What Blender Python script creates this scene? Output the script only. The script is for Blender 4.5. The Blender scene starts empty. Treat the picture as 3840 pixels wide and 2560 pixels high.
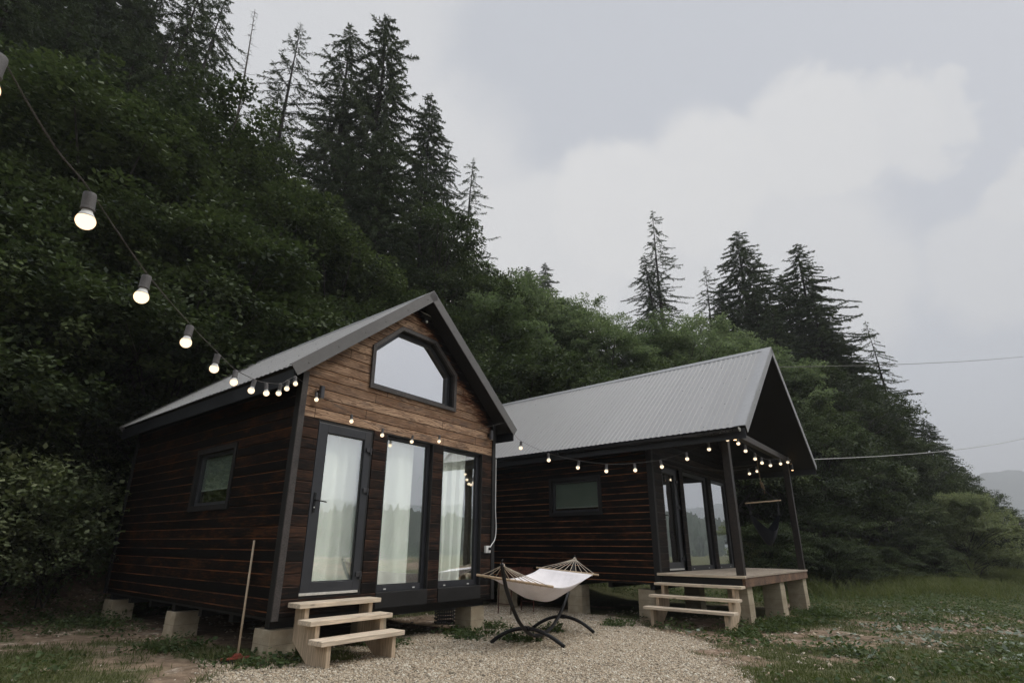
import bpy, math, random
import numpy as np
from mathutils import Matrix, Vector

RD = math.radians
random.seed(11)
rng = np.random.default_rng(11)
COL = bpy.context.scene.collection
SC = bpy.context.scene

# ------------------------------------------------------------------ camera
cam_d = bpy.data.cameras.new('camera')
cam_d.sensor_width = 36.0
cam_d.lens = 18.344
cam_d.shift_x = 0.01154
cam_d.shift_y = 0.0361
cam_d.clip_start = 0.05
cam_d.clip_end = 6000
cam = bpy.data.objects.new('camera', cam_d)
COL.objects.link(cam)
cam.matrix_world = (Matrix.Translation((0, 0, 1.25)) @ Matrix.Rotation(math.pi / 2 + 0.3143, 4, 'X')
                    @ Matrix.Rotation(0.0097, 4, 'Z'))
SC.camera = cam

# ------------------------------------------------------------------ node helpers
def nd(nt, typ, ins=None, **attrs):
    n = nt.nodes.new(typ)
    for k, v in attrs.items():
        setattr(n, k, v)
    for k, v in (ins or {}).items():
        s = n.inputs[k]
        if isinstance(v, bpy.types.NodeSocket):
            nt.links.new(v, s)
        else:
            s.default_value = v
    return n

def mth(nt, op, a, b=None, c=None, clamp=False):
    n = nt.nodes.new('ShaderNodeMath')
    n.operation = op
    n.use_clamp = clamp
    for i, v in enumerate((a, b, c)):
        if v is None:
            continue
        if isinstance(v, bpy.types.NodeSocket):
            nt.links.new(v, n.inputs[i])
        else:
            n.inputs[i].default_value = v
    return n.outputs[0]

def mixc(nt, f, a, b, mode='MIX'):
    n = nt.nodes.new('ShaderNodeMix')
    n.data_type = 'RGBA'
    n.blend_type = mode
    for s, v in ((n.inputs[0], f), (n.inputs[6], a), (n.inputs[7], b)):
        if isinstance(v, bpy.types.NodeSocket):
            nt.links.new(v, s)
        else:
            s.default_value = v if not isinstance(v, tuple) or len(v) == 4 else (*v, 1)
    return n.outputs[2]

def ramp(nt, v, lo, hi, smooth=True):
    n = nd(nt, 'ShaderNodeMapRange', {0: v, 1: lo, 2: hi, 3: 0.0, 4: 1.0},
           interpolation_type='SMOOTHSTEP' if smooth else 'LINEAR')
    return n.outputs[0]

def noise(nt, vec, scale, detail=4, rough=.55, dist=0.0):
    return nd(nt, 'ShaderNodeTexNoise', {'Vector': vec, 'Scale': scale, 'Detail': detail, 'Roughness': rough, 'Distortion': dist})

# ------------------------------------------------------------------ world and sun
SUN_EL, SUN_AZ = RD(46), RD(90 - 1.5)      # azimuth clockwise from +Y
SUN_DIR = Vector((math.sin(SUN_AZ) * math.cos(SUN_EL), math.cos(SUN_AZ) * math.cos(SUN_EL), math.sin(SUN_EL)))
w = bpy.data.worlds.new('World')
SC.world = w
w.use_nodes = True
nt = w.node_tree
nt.nodes.clear()
geo = nd(nt, 'ShaderNodeTexCoord')
dirv = geo.outputs['Generated']
sky = nd(nt, 'ShaderNodeTexSky', sky_type='NISHITA')
sky.sun_disc = False
sky.sun_elevation = SUN_EL
sky.sun_rotation = SUN_AZ
sky.air_density = 1.0
sky.dust_density = 3.0
# soft cloud banks given by directions, their edges broken by noise
wn = noise(nt, dirv, 4.2, 9, .66)
wsub = nd(nt, 'ShaderNodeVectorMath', {0: wn.outputs['Color'], 1: (.5, .5, .5)}, operation='SUBTRACT')
wscl = nd(nt, 'ShaderNodeVectorMath', {0: wsub.outputs[0], 'Scale': .19}, operation='SCALE')
wd = nd(nt, 'ShaderNodeVectorMath', {0: dirv, 1: wscl.outputs[0]}, operation='ADD')
wd = nd(nt, 'ShaderNodeVectorMath', {0: wd.outputs[0]}, operation='NORMALIZE')
CLOUDS = [((.467, .652, .597), .9944, .9), ((.342, .733, .588), .9923, .95), ((.194, .801, .566), .9911, 1.0), ((.558, .599, .574), .9979, .8),
          ((.593, .564, .574), .9992, .7), ((.414, .823, .39), .9716, .75), ((.04, .879, .475), .9784, .9), ((.666, .639, .386), .9958, .6),
          ((.67, .58, .463), .9988, .75), ((-.308, .613, .727), .972, .6), ((-.2, .8, .57), .965, .7), ((-.62, .5, .6), .95, .6),
          ((.75, -.4, .5), .9, .8), ((.3, -.8, .5), .88, .7), ((-.7, -.5, .55), .9, .8), ((.2, .0, .98), .93, .6)]
acc = None
for c, cr, wt in CLOUDS:
    v = Vector(c).normalized()
    dt = nd(nt, 'ShaderNodeVectorMath', {0: wd.outputs[0], 1: tuple(v)}, operation='DOT_PRODUCT').outputs['Value']
    edge = 1 - cr
    m = nd(nt, 'ShaderNodeMapRange', {0: dt, 1: cr - .30 * edge, 2: cr + .42 * edge, 3: 0.0, 4: wt}, interpolation_type='SMOOTHSTEP').outputs[0]
    acc = m if acc is None else mth(nt, 'MAXIMUM', acc, m)
fine = noise(nt, wd.outputs[0], 9.0, 5, .6).outputs['Fac']
acc = mth(nt, 'MULTIPLY', acc, mth(nt, 'ADD', mth(nt, 'MULTIPLY', fine, .35), .82), clamp=True)
veil = mixc(nt, .90, sky.outputs[0], (5.62, 5.80, 6.18))        # thin high overcast over the blue
tot = mixc(nt, acc, veil, (6.9, 6.9, 6.95))
# overcast is brightest overhead; extra gain added above the view to fill ground and roofs
zen = nd(nt, 'ShaderNodeSeparateXYZ', {0: dirv}).outputs[2]
gain = mth(nt, 'ADD', 1.0, mth(nt, 'MULTIPLY', ramp(nt, zen, .82, .98), 4.2))
tot = nd(nt, 'ShaderNodeVectorMath', {0: tot, 'Scale': gain}, operation='SCALE').outputs[0]
bg = nd(nt, 'ShaderNodeBackground', {'Color': tot, 'Strength': .114})
out = nd(nt, 'ShaderNodeOutputWorld', {'Surface': bg.outputs[0]})

sun_d = bpy.data.lights.new('sun', 'SUN')
sun_d.energy = 1.5
sun_d.angle = RD(14)
sun_d.color = (1.0, .955, .89)
sun = bpy.data.objects.new('sun', sun_d)
sun.rotation_euler = SUN_DIR.to_track_quat('Z', 'Y').to_euler()
sun.location = (20, 0, 30)
COL.objects.link(sun)

SC.view_settings.view_transform = 'Standard'
SC.view_settings.look = 'None'
SC.view_settings.exposure = 0.0
SC.view_settings.gamma = 1.0
SC.view_settings.use_curve_mapping = False
SC.cycles.max_bounces = 8
SC.cycles.transparent_max_bounces = 12
SC.cycles.caustics_reflective = False
SC.cycles.caustics_refractive = False

# ------------------------------------------------------------------ materials
def material(name):
    m = bpy.data.materials.new(name)
    m.use_nodes = True
    nt = m.node_tree
    nt.nodes.clear()
    o = nd(nt, 'ShaderNodeOutputMaterial')
    return m, nt, o

def finish(nt, o, col, rough=.6, bump=None, bstr=.3, bdist=.01, **kw):
    p = nd(nt, 'ShaderNodeBsdfPrincipled')
    for k, v in (('Base Color', col), ('Roughness', rough)):
        if isinstance(v, bpy.types.NodeSocket):
            nt.links.new(v, p.inputs[k])
        else:
            p.inputs[k].default_value = (*v, 1) if isinstance(v, tuple) else v
    for k, v in kw.items():
        p.inputs[k.replace('_', ' ')].default_value = v
    if bump is not None:
        b = nd(nt, 'ShaderNodeBump', {'Height': bump, 'Strength': bstr, 'Distance': bdist})
        nt.links.new(b.outputs[0], p.inputs['Normal'])
    nt.links.new(p.outputs[0], o.inputs[0])
    return p

def simple(name, col, rough=.6, var=.15, scale=6.0, bstr=.15, metallic=0.0, spec=.5, coarse=.6):
    m, nt, o = material(name)
    tc = nd(nt, 'ShaderNodeTexCoord').outputs['Object']
    n1 = noise(nt, tc, scale * 8, 5).outputs['Fac']
    n2 = noise(nt, tc, scale * coarse, 3).outputs['Fac']
    f = mth(nt, 'ADD', mth(nt, 'MULTIPLY', n1, .5), mth(nt, 'MULTIPLY', n2, .5))
    a = tuple(max(0, c * (1 - var * 2)) for c in col)
    b = tuple(min(1, c * (1 + var * 2)) for c in col)
    c = mixc(nt, ramp(nt, f, .3, .7), a, b)
    r = mth(nt, 'ADD', mth(nt, 'MULTIPLY', n2, .3), rough - .15)
    p = finish(nt, o, c, r, n1, bstr, .004)
    p.inputs['Metallic'].default_value = metallic
    p.inputs['Specular IOR Level'].default_value = spec
    return m

def planks(name, axis, dark, mid, edge, patch=(.45, .75), edge_amt=.8, groove=.9, pitch=.1372, off=.062, rough=.6, char=None, light=False):
    """boards: grain along local axis 0 (x) or 1 (y), one tone per row, lit raw wood on the chamfered upper edge"""
    m, nt, o = material(name)
    tc = nd(nt, 'ShaderNodeTexCoord').outputs['Object']
    xyz = nd(nt, 'ShaderNodeSeparateXYZ', {0: tc})
    g, z = xyz.outputs[axis], xyz.outputs[2]
    t = mth(nt, 'DIVIDE', mth(nt, 'SUBTRACT', z, off), pitch)
    row = mth(nt, 'FLOOR', t)
    fr = mth(nt, 'SUBTRACT', t, row)
    rr = nd(nt, 'ShaderNodeTexWhiteNoise', {'W': row}, noise_dimensions='1D').outputs['Value']
    shift = mth(nt, 'ADD', g, mth(nt, 'MULTIPLY', rr, 23.0))
    v1 = nd(nt, 'ShaderNodeCombineXYZ', {0: mth(nt, 'MULTIPLY', shift, 1.6), 1: mth(nt, 'MULTIPLY', row, 3.7), 2: mth(nt, 'MULTIPLY', z, 26.0)}).outputs[0]
    # cathedral grain: distorted bands
    warp = noise(nt, nd(nt, 'ShaderNodeCombineXYZ', {0: mth(nt, 'MULTIPLY', shift, 2.2), 1: row, 2: mth(nt, 'MULTIPLY', z, 9.0)}).outputs[0], 1.0, 3, .5).outputs['Fac']
    rings = mth(nt, 'SINE', mth(nt, 'ADD', mth(nt, 'MULTIPLY', z, 150.0), mth(nt, 'MULTIPLY', warp, 34.0)))
    grain = noise(nt, v1, 3.0, 6, .62, .3).outputs['Fac']
    fineg = noise(nt, nd(nt, 'ShaderNodeCombineXYZ', {0: mth(nt, 'MULTIPLY', shift, 4.0), 1: row, 2: mth(nt, 'MULTIPLY', z, 160.0)}).outputs[0], 1.0, 4, .6).outputs['Fac']
    pat = noise(nt, nd(nt, 'ShaderNodeCombineXYZ', {0: mth(nt, 'MULTIPLY', shift, 1.5), 1: mth(nt, 'MULTIPLY', row, 5.3), 2: mth(nt, 'MULTIPLY', z, 3.5)}).outputs[0], 1.6, 4, .6).outputs['Fac']
    gp = mth(nt, 'ADD', mth(nt, 'MULTIPLY', grain, .45), mth(nt, 'MULTIPLY', pat, .55))
    gp = mth(nt, 'ADD', gp, mth(nt, 'MULTIPLY', mth(nt, 'SUBTRACT', rr, .5), .16))
    gp = mth(nt, 'ADD', gp, mth(nt, 'MULTIPLY', rings, .035))
    c = mixc(nt, ramp(nt, gp, *patch), dark, mid)
    c = mixc(nt, mth(nt, 'MULTIPLY', ramp(nt, fineg, .42, .66), .55), c, tuple(x * .42 for x in dark) if not light else tuple(x * .5 for x in dark))
    if light:
        # sooty cloudy patches left by the torch
        soot = noise(nt, nd(nt, 'ShaderNodeCombineXYZ', {0: mth(nt, 'MULTIPLY', shift, 3.0), 1: mth(nt, 'MULTIPLY', row, 2.1), 2: mth(nt, 'MULTIPLY', z, 9.0)}).outputs[0], 1.3, 3, .55).outputs['Fac']
        c = mixc(nt, mth(nt, 'MULTIPLY', ramp(nt, soot, .48, .70), .72), c, (.155, .115, .095))
        c = mixc(nt, mth(nt, 'MULTIPLY', ramp(nt, mth(nt, 'ADD', rings, mth(nt, 'MULTIPLY', grain, .8)), .75, 1.3), .75), c, (.13, .070, .042))
    # each row is made of boards of about 2.4 m: a tone for each and a dark butt joint
    sg_ = mth(nt, 'DIVIDE', mth(nt, 'ADD', g, mth(nt, 'MULTIPLY', rr, 7.0)), 2.4)
    si = mth(nt, 'FLOOR', sg_)
    sr_ = nd(nt, 'ShaderNodeTexWhiteNoise', {'Vector': nd(nt, 'ShaderNodeCombineXYZ', {0: row, 1: si, 2: 0.0}).outputs[0]}, noise_dimensions='3D').outputs['Value']
    c = mixc(nt, mth(nt, 'MULTIPLY', sr_, .5), c, mixc(nt, 1.0, c, (.42, .40, .40), 'MULTIPLY'))
    jf = mth(nt, 'SUBTRACT', sg_, si)
    c = mixc(nt, ramp(nt, mth(nt, 'ABSOLUTE', mth(nt, 'SUBTRACT', jf, .5)), .0022, .0012), c, (.006, .005, .005))
    # raw edge above, scorched below
    en = noise(nt, nd(nt, 'ShaderNodeCombineXYZ', {0: mth(nt, 'MULTIPLY', shift, 1.1), 1: mth(nt, 'MULTIPLY', row, 3.3), 2: 0.0}).outputs[0], 1.0, 5, .65).outputs['Fac']
    e = mth(nt, 'MULTIPLY', ramp(nt, fr, groove, groove + .03), mth(nt, 'MULTIPLY', ramp(nt, en, .30, .74), edge_amt))
    c = mixc(nt, e, c, edge)
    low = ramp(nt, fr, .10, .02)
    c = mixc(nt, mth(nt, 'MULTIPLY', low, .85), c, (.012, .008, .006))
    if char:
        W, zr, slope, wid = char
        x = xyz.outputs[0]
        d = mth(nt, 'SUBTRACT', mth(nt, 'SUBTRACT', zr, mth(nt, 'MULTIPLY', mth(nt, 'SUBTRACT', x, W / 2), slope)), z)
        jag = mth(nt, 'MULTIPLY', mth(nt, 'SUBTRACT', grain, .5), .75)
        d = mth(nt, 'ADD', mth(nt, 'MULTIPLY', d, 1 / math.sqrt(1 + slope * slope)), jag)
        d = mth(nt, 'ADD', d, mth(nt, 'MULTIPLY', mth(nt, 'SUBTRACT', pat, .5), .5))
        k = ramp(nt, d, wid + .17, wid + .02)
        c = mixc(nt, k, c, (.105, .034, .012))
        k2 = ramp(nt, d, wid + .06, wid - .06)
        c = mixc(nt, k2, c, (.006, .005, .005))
    h = mth(nt, 'ADD', mth(nt, 'MULTIPLY', fineg, .6), mth(nt, 'MULTIPLY', rings, .12))
    p = finish(nt, o, c, mth(nt, 'ADD', mth(nt, 'MULTIPLY', grain, .25), rough - .12), h, .5, .004)
    p.inputs['Specular IOR Level'].default_value = .14
    return m

def raw_wood(name, axis, base, var=.25, rough=.75):
    m, nt, o = material(name)
    tc = nd(nt, 'ShaderNodeTexCoord').outputs['Object']
    xyz = nd(nt, 'ShaderNodeSeparateXYZ', {0: tc})
    ins = {}
    for i in range(3):
        ins[i] = mth(nt, 'MULTIPLY', xyz.outputs[i], 2.0 if i == axis else 34.0)
    v = nd(nt, 'ShaderNodeCombineXYZ', ins).outputs[0]
    gr = noise(nt, v, 1.6, 6, .6, .4).outputs['Fac']
    bl = noise(nt, tc, 3.5, 3).outputs['Fac']
    c = mixc(nt, ramp(nt, gr, .35, .7), tuple(x * (1 - var) for x in base), tuple(min(1, x * (1 + var)) for x in base))
    c = mixc(nt, mth(nt, 'MULTIPLY', ramp(nt, bl, .5, .75), .4), c, tuple(x * .62 for x in base))
    knot = nd(nt, 'ShaderNodeTexVoronoi', {'Vector': nd(nt, 'ShaderNodeCombineXYZ', {i: mth(nt, 'MULTIPLY', xyz.outputs[i], 2.6 if i == axis else 9.0) for i in range(3)}).outputs[0], 'Scale': 1.0}).outputs['Distance']
    c = mixc(nt, mth(nt, 'MULTIPLY', ramp(nt, knot, .13, .05), .7), c, tuple(x * .3 for x in base))
    finish(nt, o, c, rough, gr, .35, .004)
    return m

M = {}
CHAR_A, CHAR_B, EDGE = (.0040, .0036, .0035), (.078, .031, .013), (.26, .095, .032)
M['char_front'] = planks('charred_boards_front', 0, (.0095, .008, .0075), (.085, .042, .025), (.12, .062, .04), patch=(.42, .70), edge_amt=.6)
M['char_side'] = planks('charred_boards_side', 1, CHAR_A, CHAR_B, EDGE, patch=(.50, .70), edge_amt=.8)
M['char_side_b'] = planks('charred_boards_far_side', 1, (.0038, .0034, .0034), (.090, .034, .013), (.55, .22, .08), patch=(.52, .74), edge_amt=1.0, pitch=.135, off=.021)
M['char_front_b'] = planks('charred_boards_far_front', 0, (.010, .0085, .008), (.040, .026, .019), (.075, .055, .045), patch=(.42, .70), edge_amt=.6, pitch=.135, off=.021)
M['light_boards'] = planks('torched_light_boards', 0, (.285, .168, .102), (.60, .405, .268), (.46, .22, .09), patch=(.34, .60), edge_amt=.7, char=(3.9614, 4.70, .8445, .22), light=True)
M['dark_wood'] = simple('dark_stained_wood', (.018, .014, .0125), .6, .3, 5, .3)
M['dark_trim'] = simple('weathered_dark_trim', (.052, .045, .042), .6, .3, 6, .3)
M['post_wood'] = simple('charred_post_wood', (.017, .012, .0095), .55, .4, 4, .4)
M['beam_wood'] = simple('rough_brown_beam', (.16, .095, .06), .8, .4, 5, .6)
M['black_wood'] = simple('blackened_wood', (.008, .0075, .0075), .65, .3, 6, .3)
M['soffit'] = simple('black_soffit_boards', (.0055, .005, .0048), .7, .3, 4, .3)
M['fascia'] = simple('slate_dark_fascia', (.014, .016, .020), .5, .2, 3, .1)
M['flashing'] = simple('grey_brown_flashing', (.135, .131, .128), .42, .05, 2, .03, spec=.4)
M['flashing_pale'] = simple('grey_flashing', (.26, .262, .265), .42, .05, 2, .03, spec=.4)
M['anthracite'] = simple('anthracite_pvc', (.034, .036, .042), .38, .06, 3, .02)
M['hinge_grey'] = simple('hinge_metal', (.075, .075, .08), .4, .1, 8, .05, .5)
M['black_metal'] = simple('black_painted_metal', (.0065, .007, .008), .42, .25, 4, .1, spec=.35)
M['gutter'] = simple('black_gutter', (.012, .014, .018), .3, .15, 2, .03)
M['white_plastic'] = simple('white_plastic', (.72, .72, .70), .45, .04, 4, .02)
M['sill_white'] = simple('pale_threshold', (.55, .54, .50), .6, .1, 6, .1)
M['rust'] = simple('rusty_sheet', (.095, .033, .021), .8, .5, 5, .5)
M['crate'] = simple('black_plastic_crate', (.010, .010, .011), .5, .1, 4, .05)
M['rope'] = simple('cotton_rope', (.52, .45, .36), .9, .15, 30, .5)
M['jute'] = simple('jute_rope', (.16, .11, .06), .9, .3, 30, .6)
M['dark_cord'] = simple('dark_cord', (.03, .031, .036), .8, .2, 30, .4)
M['cable'] = simple('grey_brown_cord', (.075, .068, .062), .6, .2, 30, .2)
M['cable_light'] = simple('pale_overhead_cable', (.42, .42, .40), .6, .1, 30, .2)
M['socket'] = simple('bulb_socket', (.10, .095, .095), .6, .15, 40, .25)
M['navy_cloth'] = simple('dark_navy_cloth', (.012, .015, .024), .9, .2, 20, .4)
M['bark'] = simple('bark', (.026, .021, .017), .9, .4, 5, .9)
M['red_plastic'] = simple('red_broom_block', (.19, .035, .02), .55, .25, 8, .2)
M['bristle'] = simple('black_bristles', (.01, .01, .011), .9, .3, 60, .9)
M['tread'] = raw_wood('new_pine_along', 0, (.66, .55, .42))
M['stringer'] = raw_wood('new_pine_stringer', 2, (.52, .405, .285))
M['deck'] = raw_wood('deck_boards', 0, (.40, .335, .265))
M['handle_wood'] = raw_wood('broom_handle', 2, (.46, .36, .25), .15)
M['bar_wood'] = raw_wood('spreader_bar', 0, (.50, .37, .24), .15)
M['interior'] = simple('bare_interior_boards', (.20, .175, .125), .8, .2, 3, .2)

# concrete
m, nt, o = material('rough_concrete')
tc = nd(nt, 'ShaderNodeTexCoord').outputs['Object']
n1 = noise(nt, tc, 3.0, 5).outputs['Fac']
n2 = noise(nt, tc, 60.0, 4, .7).outputs['Fac']
zz = nd(nt, 'ShaderNodeSeparateXYZ', {0: tc}).outputs[2]
c = mixc(nt, ramp(nt, n1, .3, .7), (.33, .27, .185), (.52, .45, .33))
c = mixc(nt, mth(nt, 'MULTIPLY', ramp(nt, n2, .5, .75), .35), c, (.13, .11, .085))
zw = mth(nt, 'ADD', mth(nt, 'MULTIPLY', noise(nt, tc, 6.0, 3).outputs['Fac'], .05), mth(nt, 'FRACT', mth(nt, 'MULTIPLY', zz, 5.2)))
c = mixc(nt, mth(nt, 'MULTIPLY', ramp(nt, mth(nt, 'ABSOLUTE', mth(nt, 'SUBTRACT', zw, .5)), .02, .0), .7), c, (.09, .075, .06))
finish(nt, o, c, .9, mth(nt, 'ADD', n2, mth(nt, 'MULTIPLY', n1, .5)), .5, .01)
M['concrete'] = m

# corrugated roof paint
m, nt, o = material('anthracite_roof_paint')
tc = nd(nt, 'ShaderNodeTexCoord').outputs['Object']
xyz = nd(nt, 'ShaderNodeSeparateXYZ', {0: tc})
sheet = mth(nt, 'FLOOR', mth(nt, 'DIVIDE', mth(nt, 'ADD', xyz.outputs[1], 7.0), 1.15))
sr = nd(nt, 'ShaderNodeTexWhiteNoise', {'W': sheet}, noise_dimensions='1D').outputs['Value']
st = noise(nt, nd(nt, 'ShaderNodeCombineXYZ', {0: mth(nt, 'MULTIPLY', xyz.outputs[0], .7), 1: mth(nt, 'MULTIPLY', xyz.outputs[1], 9.0), 2: 0.0}).outputs[0], 1.0, 4).outputs['Fac']
f = mth(nt, 'ADD', mth(nt, 'MULTIPLY', sr, .35), mth(nt, 'MULTIPLY', st, .65))
c = mixc(nt, f, (.225, .223, .220), (.31, .305, .298))
p = finish(nt, o, c, mth(nt, 'ADD', mth(nt, 'MULTIPLY', st, .15), .36), noise(nt, tc, 1.6, 3).outputs['Fac'], .12, .02)
p.inputs['Specular IOR Level'].default_value = .5
M['roof'] = m

# glass: coated, mirrors the open sky, lets part of the room through
def glass(name, refl, tint):
    m, nt, o = material(name)
    tc = nd(nt, 'ShaderNodeTexCoord').outputs['Object']
    gl = nd(nt, 'ShaderNodeBsdfGlossy', {'Color': (.95, .96, .98, 1), 'Roughness': 0.0})
    b = nd(nt, 'ShaderNodeBump', {'Height': noise(nt, tc, 1.3, 2).outputs['Fac'], 'Strength': .035, 'Distance': .05})
    nt.links.new(b.outputs[0], gl.inputs['Normal'])
    tr = nd(nt, 'ShaderNodeBsdfTransparent', {'Color': (*tint, 1)})
    lw = nd(nt, 'ShaderNodeLayerWeight', {'Blend': .25}).outputs['Facing']
    f = mth(nt, 'ADD', mth(nt, 'MULTIPLY', mth(nt, 'POWER', lw, 2.0), 1 - refl), refl, clamp=True)
    if name == 'window_glass':
        gl2 = nd(nt, 'ShaderNodeMixShader', {0: f, 2: gl.outputs[0]})
        mx = nd(nt, 'ShaderNodeAddShader', {0: tr.outputs[0], 1: gl2.outputs[0]})
    else:
        mx = nd(nt, 'ShaderNodeMixShader', {0: f, 1: tr.outputs[0], 2: gl.outputs[0]})
    nt.links.new(mx.outputs[0], o.inputs[0])
    return m
M['glass'] = glass('window_glass', .36, (.88, .90, .88))
M['glass_gable'] = glass('coated_window_glass', .88, (.5, .5, .5))
M['glass_far'] = glass('far_window_glass', .72, (.8, .85, .82))
M['glass_small'] = glass('small_window_glass', .16, (.85, .9, .87))

# curtains and cloth, part translucent
def cloth(name, col, trans=.35, scale=90):
    m, nt, o = material(name)
    tc = nd(nt, 'ShaderNodeTexCoord').outputs['Object']
    wv = noise(nt, tc, scale, 3).outputs['Fac']
    big = noise(nt, tc, 3.0, 3).outputs['Fac']
    c = mixc(nt, ramp(nt, big, .3, .7), tuple(x * .9 for x in col), col)
    d = nd(nt, 'ShaderNodeBsdfDiffuse', {'Color': c})
    b = nd(nt, 'ShaderNodeBump', {'Height': wv, 'Strength': .25, 'Distance': .003})
    nt.links.new(b.outputs[0], d.inputs['Normal'])
    t = nd(nt, 'ShaderNodeBsdfTranslucent', {'Color': c})
    mx = nd(nt, 'ShaderNodeMixShader', {0: trans, 1: d.outputs[0], 2: t.outputs[0]})
    nt.links.new(mx.outputs[0], o.inputs[0])
    return m
M['curtain'] = cloth('white_curtain', (.93, .93, .89), .1)
M['hammock_cloth'] = cloth('off_white_canvas', (.93, .89, .89), .2)
M['blind'] = cloth('grey_roller_blind', (.46, .49, .46), .1)

# lamps
def lamp_mat(name, col, strength):
    m, nt, o = material(name)
    lw = nd(nt, 'ShaderNodeLayerWeight', {'Blend': .35}).outputs['Facing']
    c = mixc(nt, ramp(nt, lw, .55, 1.0), col, (1.0, .60, .24))  # orange rim painted in to stand for the glow halo around a bulb
    e = nd(nt, 'ShaderNodeEmission', {'Color': c, 'Strength': strength})
    nt.links.new(e.outputs[0], o.inputs[0])
    return m
M['bulb'] = lamp_mat('lit_bulb', (1.0, .79, .54), 1.7)
M['spot'] = lamp_mat('lit_spot_lens', (1.0, .62, .30), 9.0)
M['flood_lens'] = simple('floodlight_lens', (.55, .53, .42), .3, .1, 10, .1)

# foliage
def leaf_mat(name, a, b, trans=.32, glow=(.10, .15, .02), rough=.6):
    m, nt, o = material(name)
    at = nd(nt, 'ShaderNodeAttribute', attribute_name='tone').outputs['Fac']
    oi = nd(nt, 'ShaderNodeObjectInfo').outputs['Random']
    c = mixc(nt, at, a, b)
    c = mixc(nt, mth(nt, 'MULTIPLY', oi, .6), c, tuple(x * 1.2 for x in a))
    p = nd(nt, 'ShaderNodeBsdfPrincipled', {'Base Color': c, 'Roughness': rough, 'Specular IOR Level': .16})
    t = nd(nt, 'ShaderNodeBsdfTranslucent', {'Color': mixc(nt, .55, mixc(nt, 1.0, c, (1.5, 1.5, 1.2), 'MULTIPLY'), glow)})
    mx = nd(nt, 'ShaderNodeMixShader', {0: trans, 1: p.outputs[0], 2: t.outputs[0]})
    nt.links.new(mx.outputs[0], o.inputs[0])
    return m
M['leaf'] = leaf_mat('hazel_leaf_shaded', (.007, .014, .008), (.110, .140, .052), .20, (.10, .15, .04))  # hazel green darkened: shade of the left wood put into the colour
M['leaf_alder_lit'] = leaf_mat('alder_leaf_lit', (.028, .050, .022), (.225, .275, .145), .45, (.20, .27, .11))  # lighter copy: brighter, hazier light put into the leaf colour
M['leaf_pale'] = leaf_mat('willow_leaf', (.075, .10, .045), (.25, .275, .15), .42, (.26, .31, .13))
M['leaf_big'] = leaf_mat('broad_leaf', (.075, .10, .045), (.30, .33, .19))
M['needle'] = leaf_mat('spruce_needle', (.026, .042, .021), (.105, .135, .066), .14, rough=.7)
M['dead_twig'] = simple('dead_twig', (.075, .062, .052), .9, .3, 8, .3)
M['grass'] = leaf_mat('grass_blade', (.050, .066, .022), (.215, .220, .092), .3)
M['weed'] = leaf_mat('weed_leaf', (.036, .060, .022), (.135, .165, .075), .3)
M['grey_leaf'] = leaf_mat('grey_felted_leaf', (.14, .17, .13), (.30, .33, .27), .1)

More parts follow.
